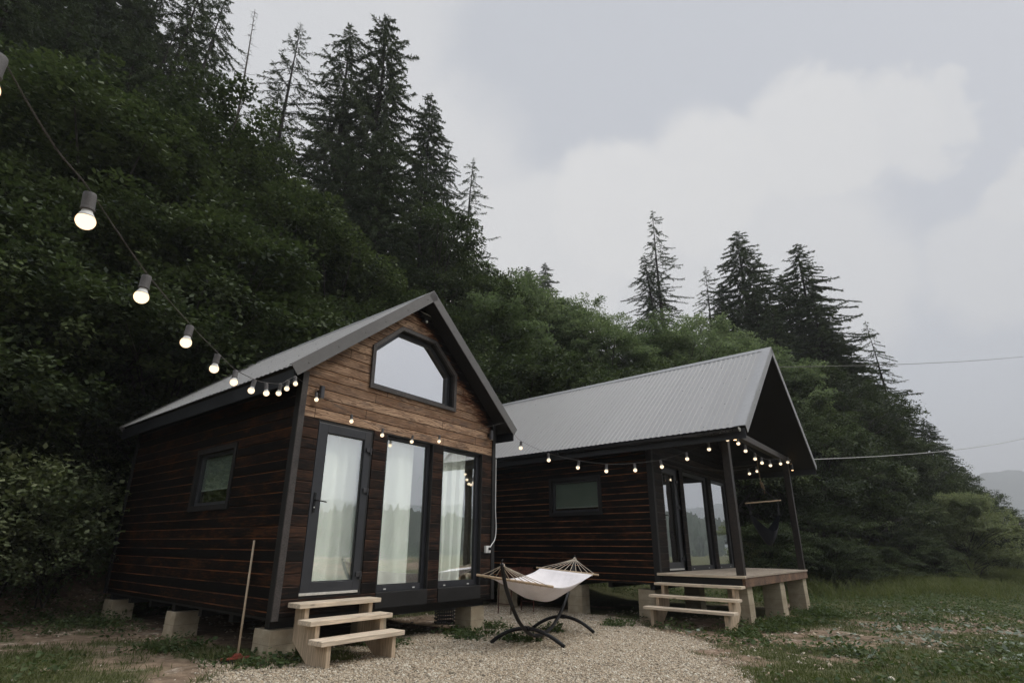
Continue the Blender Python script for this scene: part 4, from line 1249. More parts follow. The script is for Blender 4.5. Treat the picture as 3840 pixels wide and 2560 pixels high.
fs = [(i * (nv + 1) + j, i * (nv + 1) + j + 1, (i + 1) * (nv + 1) + j + 1, (i + 1) * (nv + 1) + j) for i in range(nu) for j in range(nv)]
mb = MB(); mb.add(vs, fs); ob = mb.build('seat_cloth', M['navy_cloth'], root, smooth=True)
for sg, e in ((-1, barL + bd * .06), (1, barR - bd * .06)):
    ix = 0 if sg < 0 else nu
    for j in (0, 4, 7, 10, nv):
        mb = MB(); mb.tube([e - top, Vector(vs[ix * (nv + 1) + j])], .005, 5); mb.build('cord', M['dark_cord'], root)

# ------------------------------------------------------------------ broom, brazier, crate
bt = WA(-.24, .20, 0); bt.z = g1(bt.x, bt.y) + .055
tp = WA(-.035, .60, .852)
root = thing('push_broom', 'broom with a pale wooden handle and red block leaning on the near cabin', 'broom', tuple(bt))
mb = MB(); mb.tube([(0, 0, .03), tuple(tp - bt)], .0125, 10); mb.build('broom_handle', M['handle_wood'], root, smooth=True)
d = Vector((math.cos(AA - .25), math.sin(AA - .25), .0)); n_ = Vector((-d.y, d.x, 0))
mb = MB()
for (a0, a1, h0, h1, wd0) in ((-.165, .165, -.012, .010, .019),):
    vs = [tuple(d * a + n_ * b + Vector((0, 0, c))) for c in (h0, h1) for b in (-wd0, wd0) for a in (a0, a1)]
    mb.add(vs, [(0, 2, 3, 1), (4, 5, 7, 6), (0, 1, 5, 4), (2, 6, 7, 3), (0, 4, 6, 2), (1, 3, 7, 5)])
mb.prism([(-.06, .0105), (.06, .0105), (.028, .045), (-.028, .045)], lambda a, b, q: tuple(d * a + n_ * q + Vector((0, 0, b))), -.02, .02)
mb.build('broom_head', M['red_plastic'], root, bevel=.004)
mb = MB()
for q in range(140):
    a, b = random.uniform(-.16, .16), random.uniform(-.024, .024)
    s_ = Vector((random.uniform(-.02, .02), random.uniform(-.02, .02), -.085))
    mb.tube([d * a + n_ * b + Vector((0, 0, -.012)), d * a + n_ * b + s_ + d * a * .12], .0035, 3)
mb.build('bristles', M['bristle'], root)

gq = g1(.40, 12.33)
root = thing('brazier', 'rusty metal brazier on four thin legs behind the hammock', 'brazier', (.40, 12.33, gq), math.atan2(.59, .47))
LX, LY = .40, .16
mb = MB()
mb.box(-LX, LX, -LY, -LY + .006, .72, .92); mb.box(-LX, LX, LY - .006, LY, .72, .92)
mb.box(-LX, -LX + .006, -LY + .006, LY - .006, .72, .92); mb.box(LX - .006, LX, -LY + .006, LY - .006, .72, .92); mb.box(-LX + .006, LX - .006, -LY + .006, LY - .006, .72, .728)
mb.build('fire_box', M['rust'], root)
for sx in (-1, 1):
    for sy in (-1, 1):
        mb = MB(); mb.tube([(sx * (LX + .02), sy * (LY + .01), -.02), (sx * (LX - .012), sy * (LY + .008), .93)], .013, 6); mb.build('leg', M['rust'], root)
    mb = MB(); mb.tube([(sx * (LX + .012), -LY, .2), (sx * (LX + .012), LY, .2)], .010, 6); mb.build('stretcher', M['rust'], root)

pc = Vector((-.95, 10.35, 0)); pc.z = g1(pc.x, pc.y)
root = thing('plastic_crate', 'black slatted plastic crate in the shade under the near cabin', 'crate', tuple(pc), .35)
mb = MB(); mb.box(-.17, .17, -.15, .15, .0, .012); mb.build('crate_base', M['crate'], root)
mb = MB()
for q in range(5):
    z_ = .0125 + q * .058
    for sy in (-1, 1):
        mb.box(-.17, .17, sy * .15 - .006, sy * .15 + .006, z_, z_ + .022)
        mb.box(sy * .17 - .006, sy * .17 + .006, -.143, .143, z_, z_ + .022)
for q in np.linspace(-.155, .155, 8):
    for sy in (-1, 1):
        mb.box(q - .006, q + .006, sy * .15 - .0065, sy * .15 + .0065, .013, .268)
mb.build('crate_sides', M['crate'], root)

# ------------------------------------------------------------------ overhead cables on the right
def wire(label, a, b, sag, r, mat):
    a, b = Vector(a), Vector(b)
    pts = []
    for i in range(25):
        t = i / 24
        p = a.lerp(b, t); p.z -= sag * 4 * t * (1 - t)
        pts.append(p)
    mb = MB(); mb.tube(pts, r, 6)
    tag(mb.build('overhead_cable', mat, None), label, 'cable')
pa = WB(4.92, -1.56, 2.90)
wire('pale cable running from the porch\'s right post past the trees', pa, (30.5, 29.8, 7.6), .22, .013, M['cable_light'])
wire('thin dark cable crossing the sky above the far cabin', tuple(WB(2.62, -.5, 5.08)), (33.0, 30.8, 13.05), .15, .010, M['cable'])

# ------------------------------------------------------------------ trees
def frames(n):
    """random leaf directions and side vectors"""
    d = rng.normal(size=(n, 3)); d /= np.linalg.norm(d, axis=1)[:, None]
    return d
def leaf_quads(c, ax, nrm, ln, wd, fold=.25):
    """diamond leaves: base c, axis ax (unit), surface normal nrm, length, width -> verts, faces (quads)"""
    side = np.cross(ax, nrm); side /= np.linalg.norm(side, axis=1)[:, None] + 1e-9
    n2 = np.cross(side, ax)
    ln = ln[:, None]; wd = wd[:, None]
    p0 = c; p1 = c + ax * ln * .45 + side * wd * .5 - n2 * wd * fold * .5
    p2 = c + ax * ln - n2 * ln * .12; p3 = c + ax * ln * .45 - side * wd * .5 - n2 * wd * fold * .5
    v = np.stack([p0, p1, p2, p3], 1).reshape(-1, 3)
    f = np.arange(len(c) * 4).reshape(-1, 4)
    return v, f
def unit(a):
    return a / (np.linalg.norm(a, axis=-1, keepdims=True) + 1e-9)

def broadleaf_mesh(seed, H, R, n_clump, per, leaf, low=.05, droop=.35, lobes=7, tall=1.0, narrow=1.5):
    """crown of leaf sprays carried on arching shoots; returns (trunk MB, leaf verts, faces, tone)"""
    r = np.random.default_rng(seed)
    mb = MB()
    lob = []
    for i in range(lobes):
        a = 2.399 * i + r.uniform(-.5, .5)
        q = (i + .5) / lobes
        h = H * (.16 + .72 * q + r.uniform(-.05, .05))
        rad = R * r.uniform(.55, .88) * math.sqrt(max(.04, 1 - ((q - .18) / .88) ** 2))
        lob.append((math.cos(a) * rad, math.sin(a) * rad, h, R * r.uniform(.34, .54), H * r.uniform(.09, .16)))
    lob.append((0, 0, H * .86, R * .36, H * .13))
    cs = []; nr = []
    for k in range(n_clump):
        L = lob[r.integers(len(lob))]
        d = unit(r.normal(size=3)); d[2] = d[2] * .7 + .48
        d = unit(d)
        q = r.uniform(.78, 1.05)
        p = np.array([L[0] + d[0] * L[3] * q, L[1] + d[1] * L[3] * q, L[2] + d[2] * L[4] * q])
        if p[2] < H * low:
            p[2] = H * low + r.uniform(0, .3)
        p[2] = min(p[2], H * r.uniform(.95, 1.0))
        cs.append(p); nr.append(unit(d + np.array([0, 0, .45])))
    cs = np.array(cs); nr = np.array(nr)
    # stems
    ns = 4
    for i in range(ns):
        a = 2 * math.pi * i / ns + r.uniform(0, 1)
        L = lob[i % len(lob)]
        mb.tube([(.12 * math.cos(a), .12 * math.sin(a), -.3), (L[0] * .35, L[1] * .35, L[2] * .45), (L[0] * .8, L[1] * .8, L[2] * .9)], [.02 * H * .55, .013 * H * .5, .004 * H], 6)
    for i in range(0, n_clump, max(1, n_clump // 60)):
        p = cs[i]; L = lob[i % len(lob)]
        mb.tube([(p[0] * .15, p[1] * .15, p[2] * .55), tuple(p * np.array([.6, .6, .86])), tuple(p)], [.004 * H, .0028 * H, .0012 * H], 4)
    n = n_clump * per
    ci = np.repeat(np.arange(n_clump), per)
    # each clump is a flattened spray leaning outwards
    out_ = unit(nr[ci] + np.array([0, 0, -.15]))
    sz = r.uniform(.7, 1.5, n_clump)[ci] * leaf * 4.4
    along = r.uniform(-.3, 1.0, n)
    sidev = unit(np.cross(out_, np.array([0, 0, 1.0])))
    upv = np.cross(sidev, out_)
    lat = r.normal(0, .42, n) * (1.05 - .6 * np.clip(along, 0, 1))
    ver = r.normal(0, .16, n) - droop * (np.clip(along, 0, 1) ** 2 + lat ** 2)
    c = cs[ci] + (out_ * along[:, None] + sidev * lat[:, None] + upv * ver[:, None]) * sz[:, None]
    ax = unit(out_ * .7 + sidev * np.sign(lat)[:, None] * .6 + r.normal(0, .45, (n, 3)) + np.array([0, 0, -.25]))
    nm = unit(np.array([0, 0, 1.0]) + out_ * .45 + r.normal(0, .36, (n, 3)))
    ln = leaf * r.uniform(.65, 1.25, n)
    v, f = leaf_quads(c, ax, nm, ln, ln * r.uniform(.62, .85, n))
    tone = np.clip(r.uniform(.1, .9, n_clump)[ci] + r.normal(0, .18, n), 0, 1)
    v[:, 2] = np.maximum(v[:, 2], -.2)
    return mb, v, f, tone

def spruce_mesh(seed, H, R, whorls, per_whorl, dens, gap=0.0, low=.1, hang=.45, width=.075, lean=.0, power=.9):
    """drooping spruce: whorls of down-curved limbs hung with curtains of twig strips"""
    r = np.random.default_rng(seed)
    mb = MB()
    bend = lambda z: np.array([lean * H * .02 * math.sin(z / H * 3.0), lean * H * .015 * math.sin(z / H * 2.2 + 1), 0])
    mb.tube([tuple(bend(H * t) + np.array([0, 0, H * t - (.4 if t == 0 else 0)])) for t in np.linspace(0, 1, 12)], [max(.012, .0115 * H * (1 - t) ** .9) for t in np.linspace(0, 1, 12)], 7)
    C_, A_, N_, Ln, Wd, Tn = [], [], [], [], [], []
    for k in range(whorls):
        for b in range(per_whorl):
            if r.uniform() < gap:
                continue
            t = low + (1 - low) * (k + r.uniform(-.6, .6)) / whorls
            t = min(max(t, low), .995)
            z = H * t
            Lmax = R * ((1 - t) ** power) * r.uniform(.7, 1.15) + .12
            a = 2 * math.pi * (b + r.uniform(-.35, .35)) / per_whorl + k * 1.3
            L = Lmax * r.uniform(.45, 1.12)
            d = np.array([math.cos(a), math.sin(a), 0.0])
            m_ = max(3, int(L / .16))
            s = np.linspace(0, 1, m_)
            rise = r.uniform(-.05, .22)
            dr = r.uniform(.18, .60)
            pz = z + L * (rise * s - dr * s ** 1.6 + .30 * np.clip(s - .72, 0, 1) ** 1.2)
            sw = r.uniform(-.12, .12) * L
            pts = bend(z)[None, :] + d[None, :] * (L * s)[:, None] + np.stack([-d[1] * sw * s ** 2, d[0] * sw * s ** 2, pz], 1)
            mb.tube([tuple(p) for p in pts[::max(1, m_ // 4)]] + [tuple(pts[-1])], [max(.004, .012 * L * (1 - q) + .003) for q in np.linspace(0, 1, len(pts[::max(1, m_ // 4)]) + 1)], 3, caps=False)
            lim_tone = r.uniform(.05, .75)
            nn = int(m_ * dens * r.uniform(.7, 1.2))
            u = r.uniform(.12, 1.0, nn) ** .8
            base = np.stack([np.interp(u, s, pts[:, q]) for q in range(3)], 1)
            tang = unit(pts[-1] - pts[0])
            sd = np.array([-d[1], d[0], 0])
            sgn = np.sign(r.uniform(-1, 1, nn))
            fl = r.uniform(0, 1, nn)
            axd = unit(tang[None] * .75 + sd[None] * (sgn * r.uniform(.1, 1.0, nn))[:, None] + np.array([0, 0, -1.0])[None] * (hang * fl * 2.2)[:, None] + r.normal(0, .32, (nn, 3)))
            ln = r.uniform(.12, .42, nn) * (.55 + .45 * (1 - u)) * (.6 + .4 * min(1, L / 1.5))
            C_.append(base); A_.append(axd); N_.append(unit(r.normal(0, 1, (nn, 3)) + sd[None] * .2))
            Ln.append(ln); Wd.append(width * r.uniform(.6, 1.25, nn)); Tn.append(np.clip(lim_tone + r.normal(0, .2, nn), 0, 1))
    # leader tuft
    nn = 60
    C_.append(np.stack([np.zeros(nn), np.zeros(nn), H * r.uniform(.95, 1.0, nn)], 1) + bend(H)[None]); A_.append(unit(r.normal(0, 1, (nn, 3)) * np.array([1, 1, .4]) + np.array([0, 0, .15]))); N_.append(unit(r.normal(0, 1, (nn, 3))))
    Ln.append(r.uniform(.1, .3, nn)); Wd.append(np.full(nn, width * .6)); Tn.append(r.uniform(.2, .7, nn))
    c, a, n, l, w_, t_ = map(np.concatenate, (C_, A_, N_, Ln, Wd, Tn))
    v, f = leaf_quads(c, a, n, l, w_, .1)
    return mb, v, f, t_

PROTO = {}
def proto(key, data, leafmat):
    mb, v, f, tone = data
    tr = mb.build('trunk', M['bark'], None, smooth=True)
    cr = np_mesh('crown', v, f, leafmat, None, tone)
    PROTO.setdefault(key, []).append((tr.data, cr.data))
    for o_ in (tr, cr):
        bpy.data.objects.remove(o_)
H0 = {'A': 10.0, 'G': 2.6, 'L': 10.0, 'F': 6.0, 'S': 22.0, 'Q': 24.0, 'P': 22.0, 'B': 4.0}
for s_ in range(4):
    proto('L', broadleaf_mesh(100 + s_, 10.0, 3.6, 520, 90, .125, low=.03, lobes=12), M['leaf'])
for s_ in range(4):
    proto('F', broadleaf_mesh(200 + s_, 6.0, 2.7, 440, 90, .10, low=.02, lobes=10), M['leaf'])
for s_ in range(3):
    proto('S', spruce_mesh(300 + s_, 22.0, 5.4, 76, 7, 15.0, .05, low=.06, hang=.6, width=.050, power=.62), M['needle'])
for s_ in range(2):
    proto('Q', spruce_mesh(320 + s_, 24.0, 5.4, 62, 6, 13.0, .18, low=.12, hang=.6, width=.046, lean=1.0, power=.6), M['needle'])
for s_ in range(2):
    proto('P', spruce_mesh(340 + s_, 22.0, 4.1, 50, 5, 9.5, .28, low=.22, hang=.5, width=.040, lean=1.2, power=.6), M['needle'])
proto('B', broadleaf_mesh(400, 4.0, 2.3, 620, 110, .075, low=.02, lobes=14, droop=.1), M['leaf_pale'])
for s_ in range(3):
    proto('A', broadleaf_mesh(150 + s_, 10.0, 3.6, 560, 95, .115, low=.03, lobes=13), M['leaf_alder_lit'])
for s_ in range(2):
    proto('G', broadleaf_mesh(450 + s_, 2.6, 1.5, 170, 26, .14, low=.04, lobes=7, droop=.15), M['leaf_big'])

KIND = {'A': ('broadleaf_tree', 'tree'), 'G': ('broadleaf_shrub', 'shrub'), 'L': ('broadleaf_tree', 'tree'), 'F': ('hazel_shrub', 'shrub'), 'S': ('spruce_tree', 'spruce'), 'Q': ('spruce_tree', 'spruce'), 'P': ('spruce_tree', 'spruce'), 'B': ('willow_bush', 'bush')}
GROUPS = {'A': 'broadleaf trees along the wood\'s edge', 'G': 'big-leaved shrubs on the left bank', 'L': 'broadleaf trees along the wood\'s edge', 'F': 'shrubs at the foot of the wooded hill', 'S': 'spruces on the wooded hill', 'Q': 'spruces on the wooded hill', 'P': 'spruces on the wooded hill', 'B': None}
DEFAULT = {'A': 'leafy green tree in the dense wall of foliage behind the cabins', 'G': 'big-leaved shrub on the bank left of the near cabin', 'L': 'leafy green tree in the dense wall of foliage behind the cabins', 'F': 'low leafy shrub at the foot of the foliage behind the cabins',
           'S': 'dark dense spruce standing in the wood on the hillside', 'Q': 'dark dense spruce standing in the wood on the hillside', 'P': 'thin sparse spruce rising out of the wood on the hillside'}
cnt = {}
def plant(kind, x, y, zb, H, label=None, sx=1.0):
    i = cnt.get(kind, 0); cnt[kind] = i + 1
    tr, cr = PROTO[kind][i % len(PROTO[kind])]
    nm, cat = KIND[kind]
    rr = random.Random(i * 7 + ord(kind))
    root = thing(nm, label or DEFAULT[kind], cat, (x, y, zb), rr.uniform(0, 6.28), GROUPS[kind])
    if H < 3.6:
        zb = g1(x, y) - .08
    k = H / H0[kind]
    root.scale = (k * sx * rr.uniform(.92, 1.1), k * sx * rr.uniform(.92, 1.1), k)
    for n_, me in (('trunk', tr), ('crown', cr)):
        o_ = bpy.data.objects.new(n_, me); COL.objects.link(o_); o_.parent = root
    return root
TREES = [
    ('S', -19.45, 13.55, 5.62, 20.09),
    ('S', -21.36, 15.85, 7.1, 24.97),
    ('S', -21.38, 18.39, 8.04, 23.1),
    ('S', -21.48, 20.94, 9.04, 24.83),
    ('S', -22.2, 23.19, 10.04, 23.87),
    ('Q', -18.39, 23.19, 8.54, 26.57, 'open dark spruce left of the dead pole, its top cut by the frame'),
    ('Q', -20.15, 27.51, 10.57, 28.64, "open spruce right behind the dead pole's left side"),
    ('P', -15.07, 28.68, 9.05, 29.1, 'sparse crooked spruce right of the dead grey pole'),
    ('P', -16.85, 30.45, 10.3, 24.02, 'dim spruce low between the dead pole and the tall pair'),
    ('Q', -11.37, 29.06, 8.06, 30.18, 'tall open-topped spruce close beside the tallest one, on its left'),
    ('S', -8.47, 28.26, 7.04, 31.25, "tallest dark dense spruce rising above the near cabin's roof"),
    ('Q', -14.07, 33.25, 10.55, 26.4, 'dim open spruce behind the tall pair'),
    ('S', -5.43, 30.83, 7.54, 26.27, 'dark spruce at the right shoulder of the tallest one'),
    ('Q', -4.8, 37.7, 10.53, 24.87, 'open spruce behind the right shoulder of the tallest one'),
    ('P', -2.23, 34.33, 8.48, 22.52, 'narrow spruce with a bare trunk standing apart right of the tall pair'),
    ('S', 3.31, 57.91, 17.77, 17.09, 'small distant spruce tip in the hollow, left of its twin'),
    ('S', 5.68, 59.73, 17.73, 18.73, 'small distant spruce tip in the hollow, right of its twin'),
    ('Q', 15.05, 48.52, 10.45, 20.35, 'bushy spruce leaning against the slender tallest one behind the far cabin'),
    ('P', 16.54, 48.56, 9.94, 26.54, "slender see-through spruce, tallest behind the far cabin's roof"),
    ('P', 22.18, 50.33, 8.49, 22.19, 'short thin spruce between two bigger groups behind the far cabin'),
    ('S', 21.23, 40.81, 5.52, 23.2, "broad dense spruce with a pointed top above the far cabin's ridge"),
    ('Q', 24.35, 43.67, 5.41, 22.46, 'wispy spruce half hidden behind the broad pointed one'),
    ('S', 23.95, 36.91, 3.15, 21.85, "dense spruce right of the far cabin's roof peak, wide skirted"),
    ('S', 19.82, 34.74, 3.55, 14.88),
    ('P', 27.86, 36.6, 1.72, 16.31, "thin see-through spruce at the wood's right end where the cable crosses"),
    ('S', 25.0, 36.21, 2.55, 13.08),
    ('S', 27.6, 36.8, 1.89, 11.91),
    ('S', 29.24, 36.79, 1.3, 11.16),
    ('S', 31.39, 37.62, 0.79, 9.92),
    ('S', 33.25, 38.67, 0.46, 8.51),
    ('S', 35.83, 40.4, 0.24, 7.39),
    ('L', -15.27, 10.44, 3.09, 8.6),
    ('L', -13.86, 10.36, 2.63, 8.3),
    ('L', -13.76, 11.75, 3.09, 9.0),
    ('L', -14.25, 14.04, 4.1, 11.6),
    ('L', -12.1, 13.46, 3.1, 11.0),
    ('L', -12.59, 16.05, 4.06, 12.11),
    ('L', -12.25, 18.03, 4.55, 13.8),
    ('L', -10.5, 18.65, 4.03, 12.74),
    ('L', -8.75, 19.31, 3.57, 11.6),
    ('L', -6.98, 19.81, 3.01, 10.12),
    ('L', -5.35, 19.79, 2.53, 9.14),
    ('L', -3.84, 26.02, 5.0, 13.92),
    ('L', -2.24, 23.49, 3.51, 11.14),
    ('A', -0.58, 29.59, 5.96, 11.56),
    ('A', 1.47, 32.27, 6.96, 11.55),
    ('A', -0.22, 23.3, 2.96, 9.67),
    ('A', 3.67, 30.78, 5.96, 10.68),
    ('A', 4.81, 30.02, 5.46, 10.14),
    ('A', 6.15, 28.34, 4.45, 8.87),
    ('A', 9.25, 30.84, 4.98, 10.05),
    ('A', 10.58, 29.25, 3.97, 9.79),
    ('A', 15.08, 35.86, 5.45, 12.11),
    ('A', 14.97, 30.86, 3.44, 10.3),
    ('A', 17.15, 31.19, 2.94, 9.46),
    ('L', 19.9, 31.19, 2.14, 10.2),
    ('L', 22.5, 33.07, 2.08, 9.06),
    ('L', 23.33, 32.5, 1.59, 7.73),
    ('L', 25.68, 33.23, 1.15, 6.99),
    ('L', 27.77, 34.13, 0.86, 6.04),
    ('L', 30.57, 35.7, 0.45, 5.68),
    ('L', 33.37, 37.24, 0.16, 5.38),
    ('F', -10.97, 8.86, 1.12, 6.04),
    ('F', -11.18, 10.0, 1.6, 5.89),
    ('F', -11.08, 10.84, 1.87, 7.25),
    ('F', -10.04, 11.14, 1.6, 7.12),
    ('F', -9.76, 12.43, 1.87, 7.18),
    ('F', -8.35, 12.58, 1.36, 6.72),
    ('F', -8.58, 14.67, 2.06, 8.43),
    ('F', -7.08, 15.01, 1.59, 7.22),
    ('F', -5.45, 15.47, 1.03, 6.79),
    ('F', -4.1, 18.14, 1.5, 7.49),
    ('F', -1.04, 19.57, 1.46, 7.41),
    ('F', 0.98, 21.68, 1.97, 7.33),
    ('F', 2.77, 22.23, 1.95, 7.15),
    ('F', 5.06, 22.85, 1.95, 7.18),
    ('F', 7.28, 23.5, 1.97, 7.41),
    ('F', 9.45, 23.79, 1.7, 7.57),
    ('F', 16.15, 26.81, 1.46, 6.47),
    ('F', 18.01, 27.53, 1.21, 5.72),
    ('F', 20.79, 29.51, 1.18, 4.92),
    ('F', 25.14, 32.9, 1.19, 4.39),
    ('F', 12.98, 24.24, 1.2, 5.02),
    ('F', -10.4, 10.7, 0.8, 3.22),
    ('F', -9.6, 11.3, 0.7, 3.15),
    ('F', -10.9, 10.0, 0.75, 3.42),
    ('F', -9.7, 12.5, 1.19, 3.44),
    ('B', 24.05, 28.12, 0.01, 4.06, "rounded pale green willow bush at the wood's right end"),
    ('S', -20.45, 15.9, 6.79, 19.72),
    ('S', -21.03, 19.96, 8.51, 21.16),
    ('Q', -20.92, 23.29, 9.58, 25.64),
    ('P', -18.16, 21.83, 8.04, 21.61),
    ('G', -8.3, 9.3, 0.62, 1.9),
    ('G', -8.8, 8.6, 0.60, 1.8),
    ('G', -7.95, 10.0, 0.55, 1.8),
    ('G', -9.3, 8.0, 0.60, 1.9),
    ('G', -7.6, 9.4, 0.38, 1.2),
    ('G', -8.2, 8.5, 0.40, 1.2),
    ('F', 12.21, 20.08, -0.08, 1.85, 'low shrub in the grass right of the far porch, nearest of its row'),
    ('F', 13.89, 21.26, 0.03, 1.52, 'low shrub in the tall grass beyond the far porch'),
    ('F', 15.71, 22.2, 0.04, 1.36, 'low shrub in the tall grass beyond the far porch'),
    ('F', 18.9, 25.07, 0.15, 1.98, 'low shrub just left of the rounded willow bush'),
    ('F', 18.44, 23.28, -0.1, 1.58, 'low shrub at the foot of the rounded willow bush'),
    ('F', 9.63, 19.45, 0.05, 2.16, 'low shrub seen between the far porch posts'),
    ('F', 12.88, 21.89, 0.26, 2.6, "shrub right behind the far porch's right post"),
    ('L', 31.32, 33.69, -0.24, 4.3, 'thin young tree right of the rounded willow bush'),
    ('A', 54.84, 58.24, -0.6, 5.0, 'small distant tree by the village meadow'),
    ('A', 66.04, 68.29, -1.0, 5.6, 'small distant tree by the village meadow'),
    ('A', 41.28, 43.54, -0.3, 2.7, "low distant tree at the photo's right edge"),
    ('S', -8.16, 22.78, 4.56, 17.27),
    ('S', -6.21, 22.15, 3.78, 18.63),
    ('Q', -4.65, 24.56, 4.51, 16.84),
    ('S', -14.99, 16.24, 5.04, 16.57),
    ('S', -14.91, 19.57, 6.06, 16.93),
    ('S', -16.46, 12.72, 4.33, 15.39),
    ('Q', -12.32, 22.78, 6.02, 15.47),
    ('S', -15.68, 14.12, 4.6, 15.41),
    ('S', 19.17, 40.71, 6.1, 17.33),
    ('S', 20.36, 37.87, 4.64, 16.88),
    ('S', 23.81, 39.36, 4.15, 19.42),
    ('S', 23.18, 35.03, 2.63, 17.23),
    ('S', 24.12, 35.6, 2.56, 15.26),
    ('S', 25.69, 35.72, 2.15, 13.64),
    ('Q', 4.38, 49.81, 14.23, 14.47),
    ('S', 25.17, 34.86, 1.97, 11.16),
]
for t in TREES:
    plant(*t, sx=(1.5 if t[0] == 'F' and t[4] < 3 else (1.25 if t[1] > 8 else .82 if t[1] in (-5.43, -4.8) else 1.02) if t[0] in 'SQ' else 1.0))

# dead spruce: bare leaning pole with short twigs
root = thing('dead_spruce', 'bare dead spruce, a thin grey leaning pole among the green ones', 'dead tree', (-17.2, 26.4, hz(-17.2, 26.4) - .3))
Hd = 27.9
mb = MB(); mb.tube([(.5 * math.sin(q * 3) * .8, 0, Hd * q) for q in np.linspace(0, 1, 14)], [.20 * (1 - q) + .012 for q in np.linspace(0, 1, 14)], 7); mb.build('trunk', M['dead_twig'], root, smooth=True)
mb = MB()
for q in range(150):
    t = random.uniform(.25, 1) ; a = random.uniform(0, 6.28); L = (1.9 * (1 - t) + .25) * random.uniform(.3, 1)
    b = Vector((.5 * math.sin(t * 3) * .8, 0, Hd * t)); d = Vector((math.cos(a), math.sin(a), random.uniform(-.25, .1)))
    p2 = b + d * L * .6; p3 = b + d * L + Vector((0, 0, .12 * L))
    mb.tube([b, p2, p3], [.016, .010, .005], 3, caps=False)
    for _ in range(2):
        s0 = b.lerp(p3, random.uniform(.3, .9)); mb.tube([s0, s0 + Vector((random.uniform(-.3, .3), random.uniform(-.3, .3), random.uniform(-.2, .1)))], [.007, .004], 3, caps=False)
mb.build('twigs', M['dead_twig'], root)

# ------------------------------------------------------------------ ground cover
def pick(n, x0, x1, y0, y1, wfun, seed):
    r = np.random.default_rng(seed)
    x = r.uniform(x0, x1, n); y = r.uniform(y0, y1, n)
    keep = r.uniform(0, 1, n) < wfun(x, y)
    return x[keep], y[keep], r
def in_view(x, y, m=1.3):
    return (y > 3.6) & (x > -1.05 * y - m) & (x < 1.0 * y + m)
def off_house(x, y):
    """false under the floors and on the steps"""
    ok = np.ones(np.shape(x), bool)
    for (cx, cy, a, W_, D_, fr) in ((-2.5719, 6.5119, AA, 3.96, 5.69, -.1), (3.1916, 10.985, AB, 4.93, 6.05, -1.6)):
        u = (x - cx) * math.cos(a) + (y - cy) * math.sin(a); v = -(x - cx) * math.sin(a) + (y - cy) * math.cos(a)
        ok &= ~((u > .15) & (u < W_ - .1) & (v > fr + .15) & (v < D_ - .1))
    return ok
def blades(name, x, y, r, hmin, hmax, w, lean, label, mat, two=True, tone_shift=0.0):
    z = gz(x, y) - .012
    n = len(x)
    h = r.uniform(hmin, hmax, n) * (.6 + .8 * fbm(x, y, 1.7, 31))
    a = r.uniform(0, 6.28, n); la = r.uniform(0, 6.28, n)
    ln = np.stack([np.cos(la), np.sin(la), np.zeros(n)], 1) * (h * r.uniform(.1, lean, n))[:, None]
    sd = np.stack([np.cos(a), np.sin(a), np.zeros(n)], 1) * (w * r.uniform(.6, 1.3, n) / 2)[:, None]
    b = np.stack([x, y, z], 1); up = np.array([0, 0, 1.0])[None] * h[:, None]
    m_ = b + up * .55 + ln * .35; t_ = b + up * .95 + ln
    v = np.stack([b - sd, b + sd, m_ + sd * .8, m_ - sd * .8, m_ - sd * .8, m_ + sd * .8, t_ + sd * .12, t_ - sd * .12], 1).reshape(-1, 3)
    f = np.arange(n * 8).reshape(-1, 4)
    tone = np.repeat(np.clip(fbm(x, y, .9, 41) * .8 + r.normal(0, .2, n) + tone_shift, 0, 1), 2)
    tag(np_mesh(name, v, f, mat, None, tone), label, None, None, 'stuff')
def wgrass(x, y):
    g_ = masks(x, y)[1]
    return g_ * in_view(x, y) * off_house(x, y) * np.clip(6.0 / np.hypot(x, y), 0, 1) ** 1.3
x, y, r = pick(900000, -11, 18, 3.6, 18, wgrass, 51)
blades('grass', x, y, r, .025, .085, .007, .9, 'short rough grass over the bare earth beside the gravel', M['grass'])
def wtall(x, y):
    d = toe_dist(x, y)
    return sst(-5.5, -3.0, d) * sst(3.0, .5, d) * (x > -1) * in_view(x, y) * off_house(x, y) * np.clip(22.0 / np.hypot(x, y), 0, 1) * sst(.36, .62, fbm(x, y, .75, 61)) * (x > 7 - .0 * y)
x, y, r = pick(420000, -1, 34, 13, 42, wtall, 52)
blades('tall_grass', x, y, r, .12, .62, .016, 1.1, 'tall uncut grass on the slope below the trees', M['grass'], tone_shift=.3)

def weeds(name, n_cl, per, x0, x1, y0, y1, wfun, leaf, rad, hgt, mat, label, seed, flat=.6):
    x, y, r = pick(n_cl, x0, x1, y0, y1, wfun, seed)
    n = len(x) * per
    ci = np.repeat(np.arange(len(x)), per)
    k = r.uniform(.5, 1.5, len(x))[ci]
    a = r.uniform(0, 6.28, n); q = np.sqrt(r.uniform(0, 1, n)) * rad * k
    px_, py_ = x[ci] + np.cos(a) * q, y[ci] + np.sin(a) * q
    hh = hgt * k * r.uniform(.05, 1, n) * (1.1 - q / (rad * k + 1e-6) * .7)
    c = np.stack([px_, py_, gz(px_, py_) + hh], 1)
    ax = unit(np.stack([np.cos(a), np.sin(a), r.uniform(-.3, .5, n)], 1) + r.normal(0, .4, (n, 3)))
    nm = unit(np.array([0, 0, 1.0])[None] + r.normal(0, 1 - flat, (n, 3)))
    l = leaf * r.uniform(.6, 1.4, n) * np.sqrt(k)
    v, f = leaf_quads(c, ax, nm, l, l * r.uniform(.45, .8, n))
    tone = np.clip(r.uniform(0, .8, len(x))[ci] + r.normal(0, .2, n), 0, 1)
    tag(np_mesh(name, v, f, mat, None, tone), label, None, None, 'stuff')
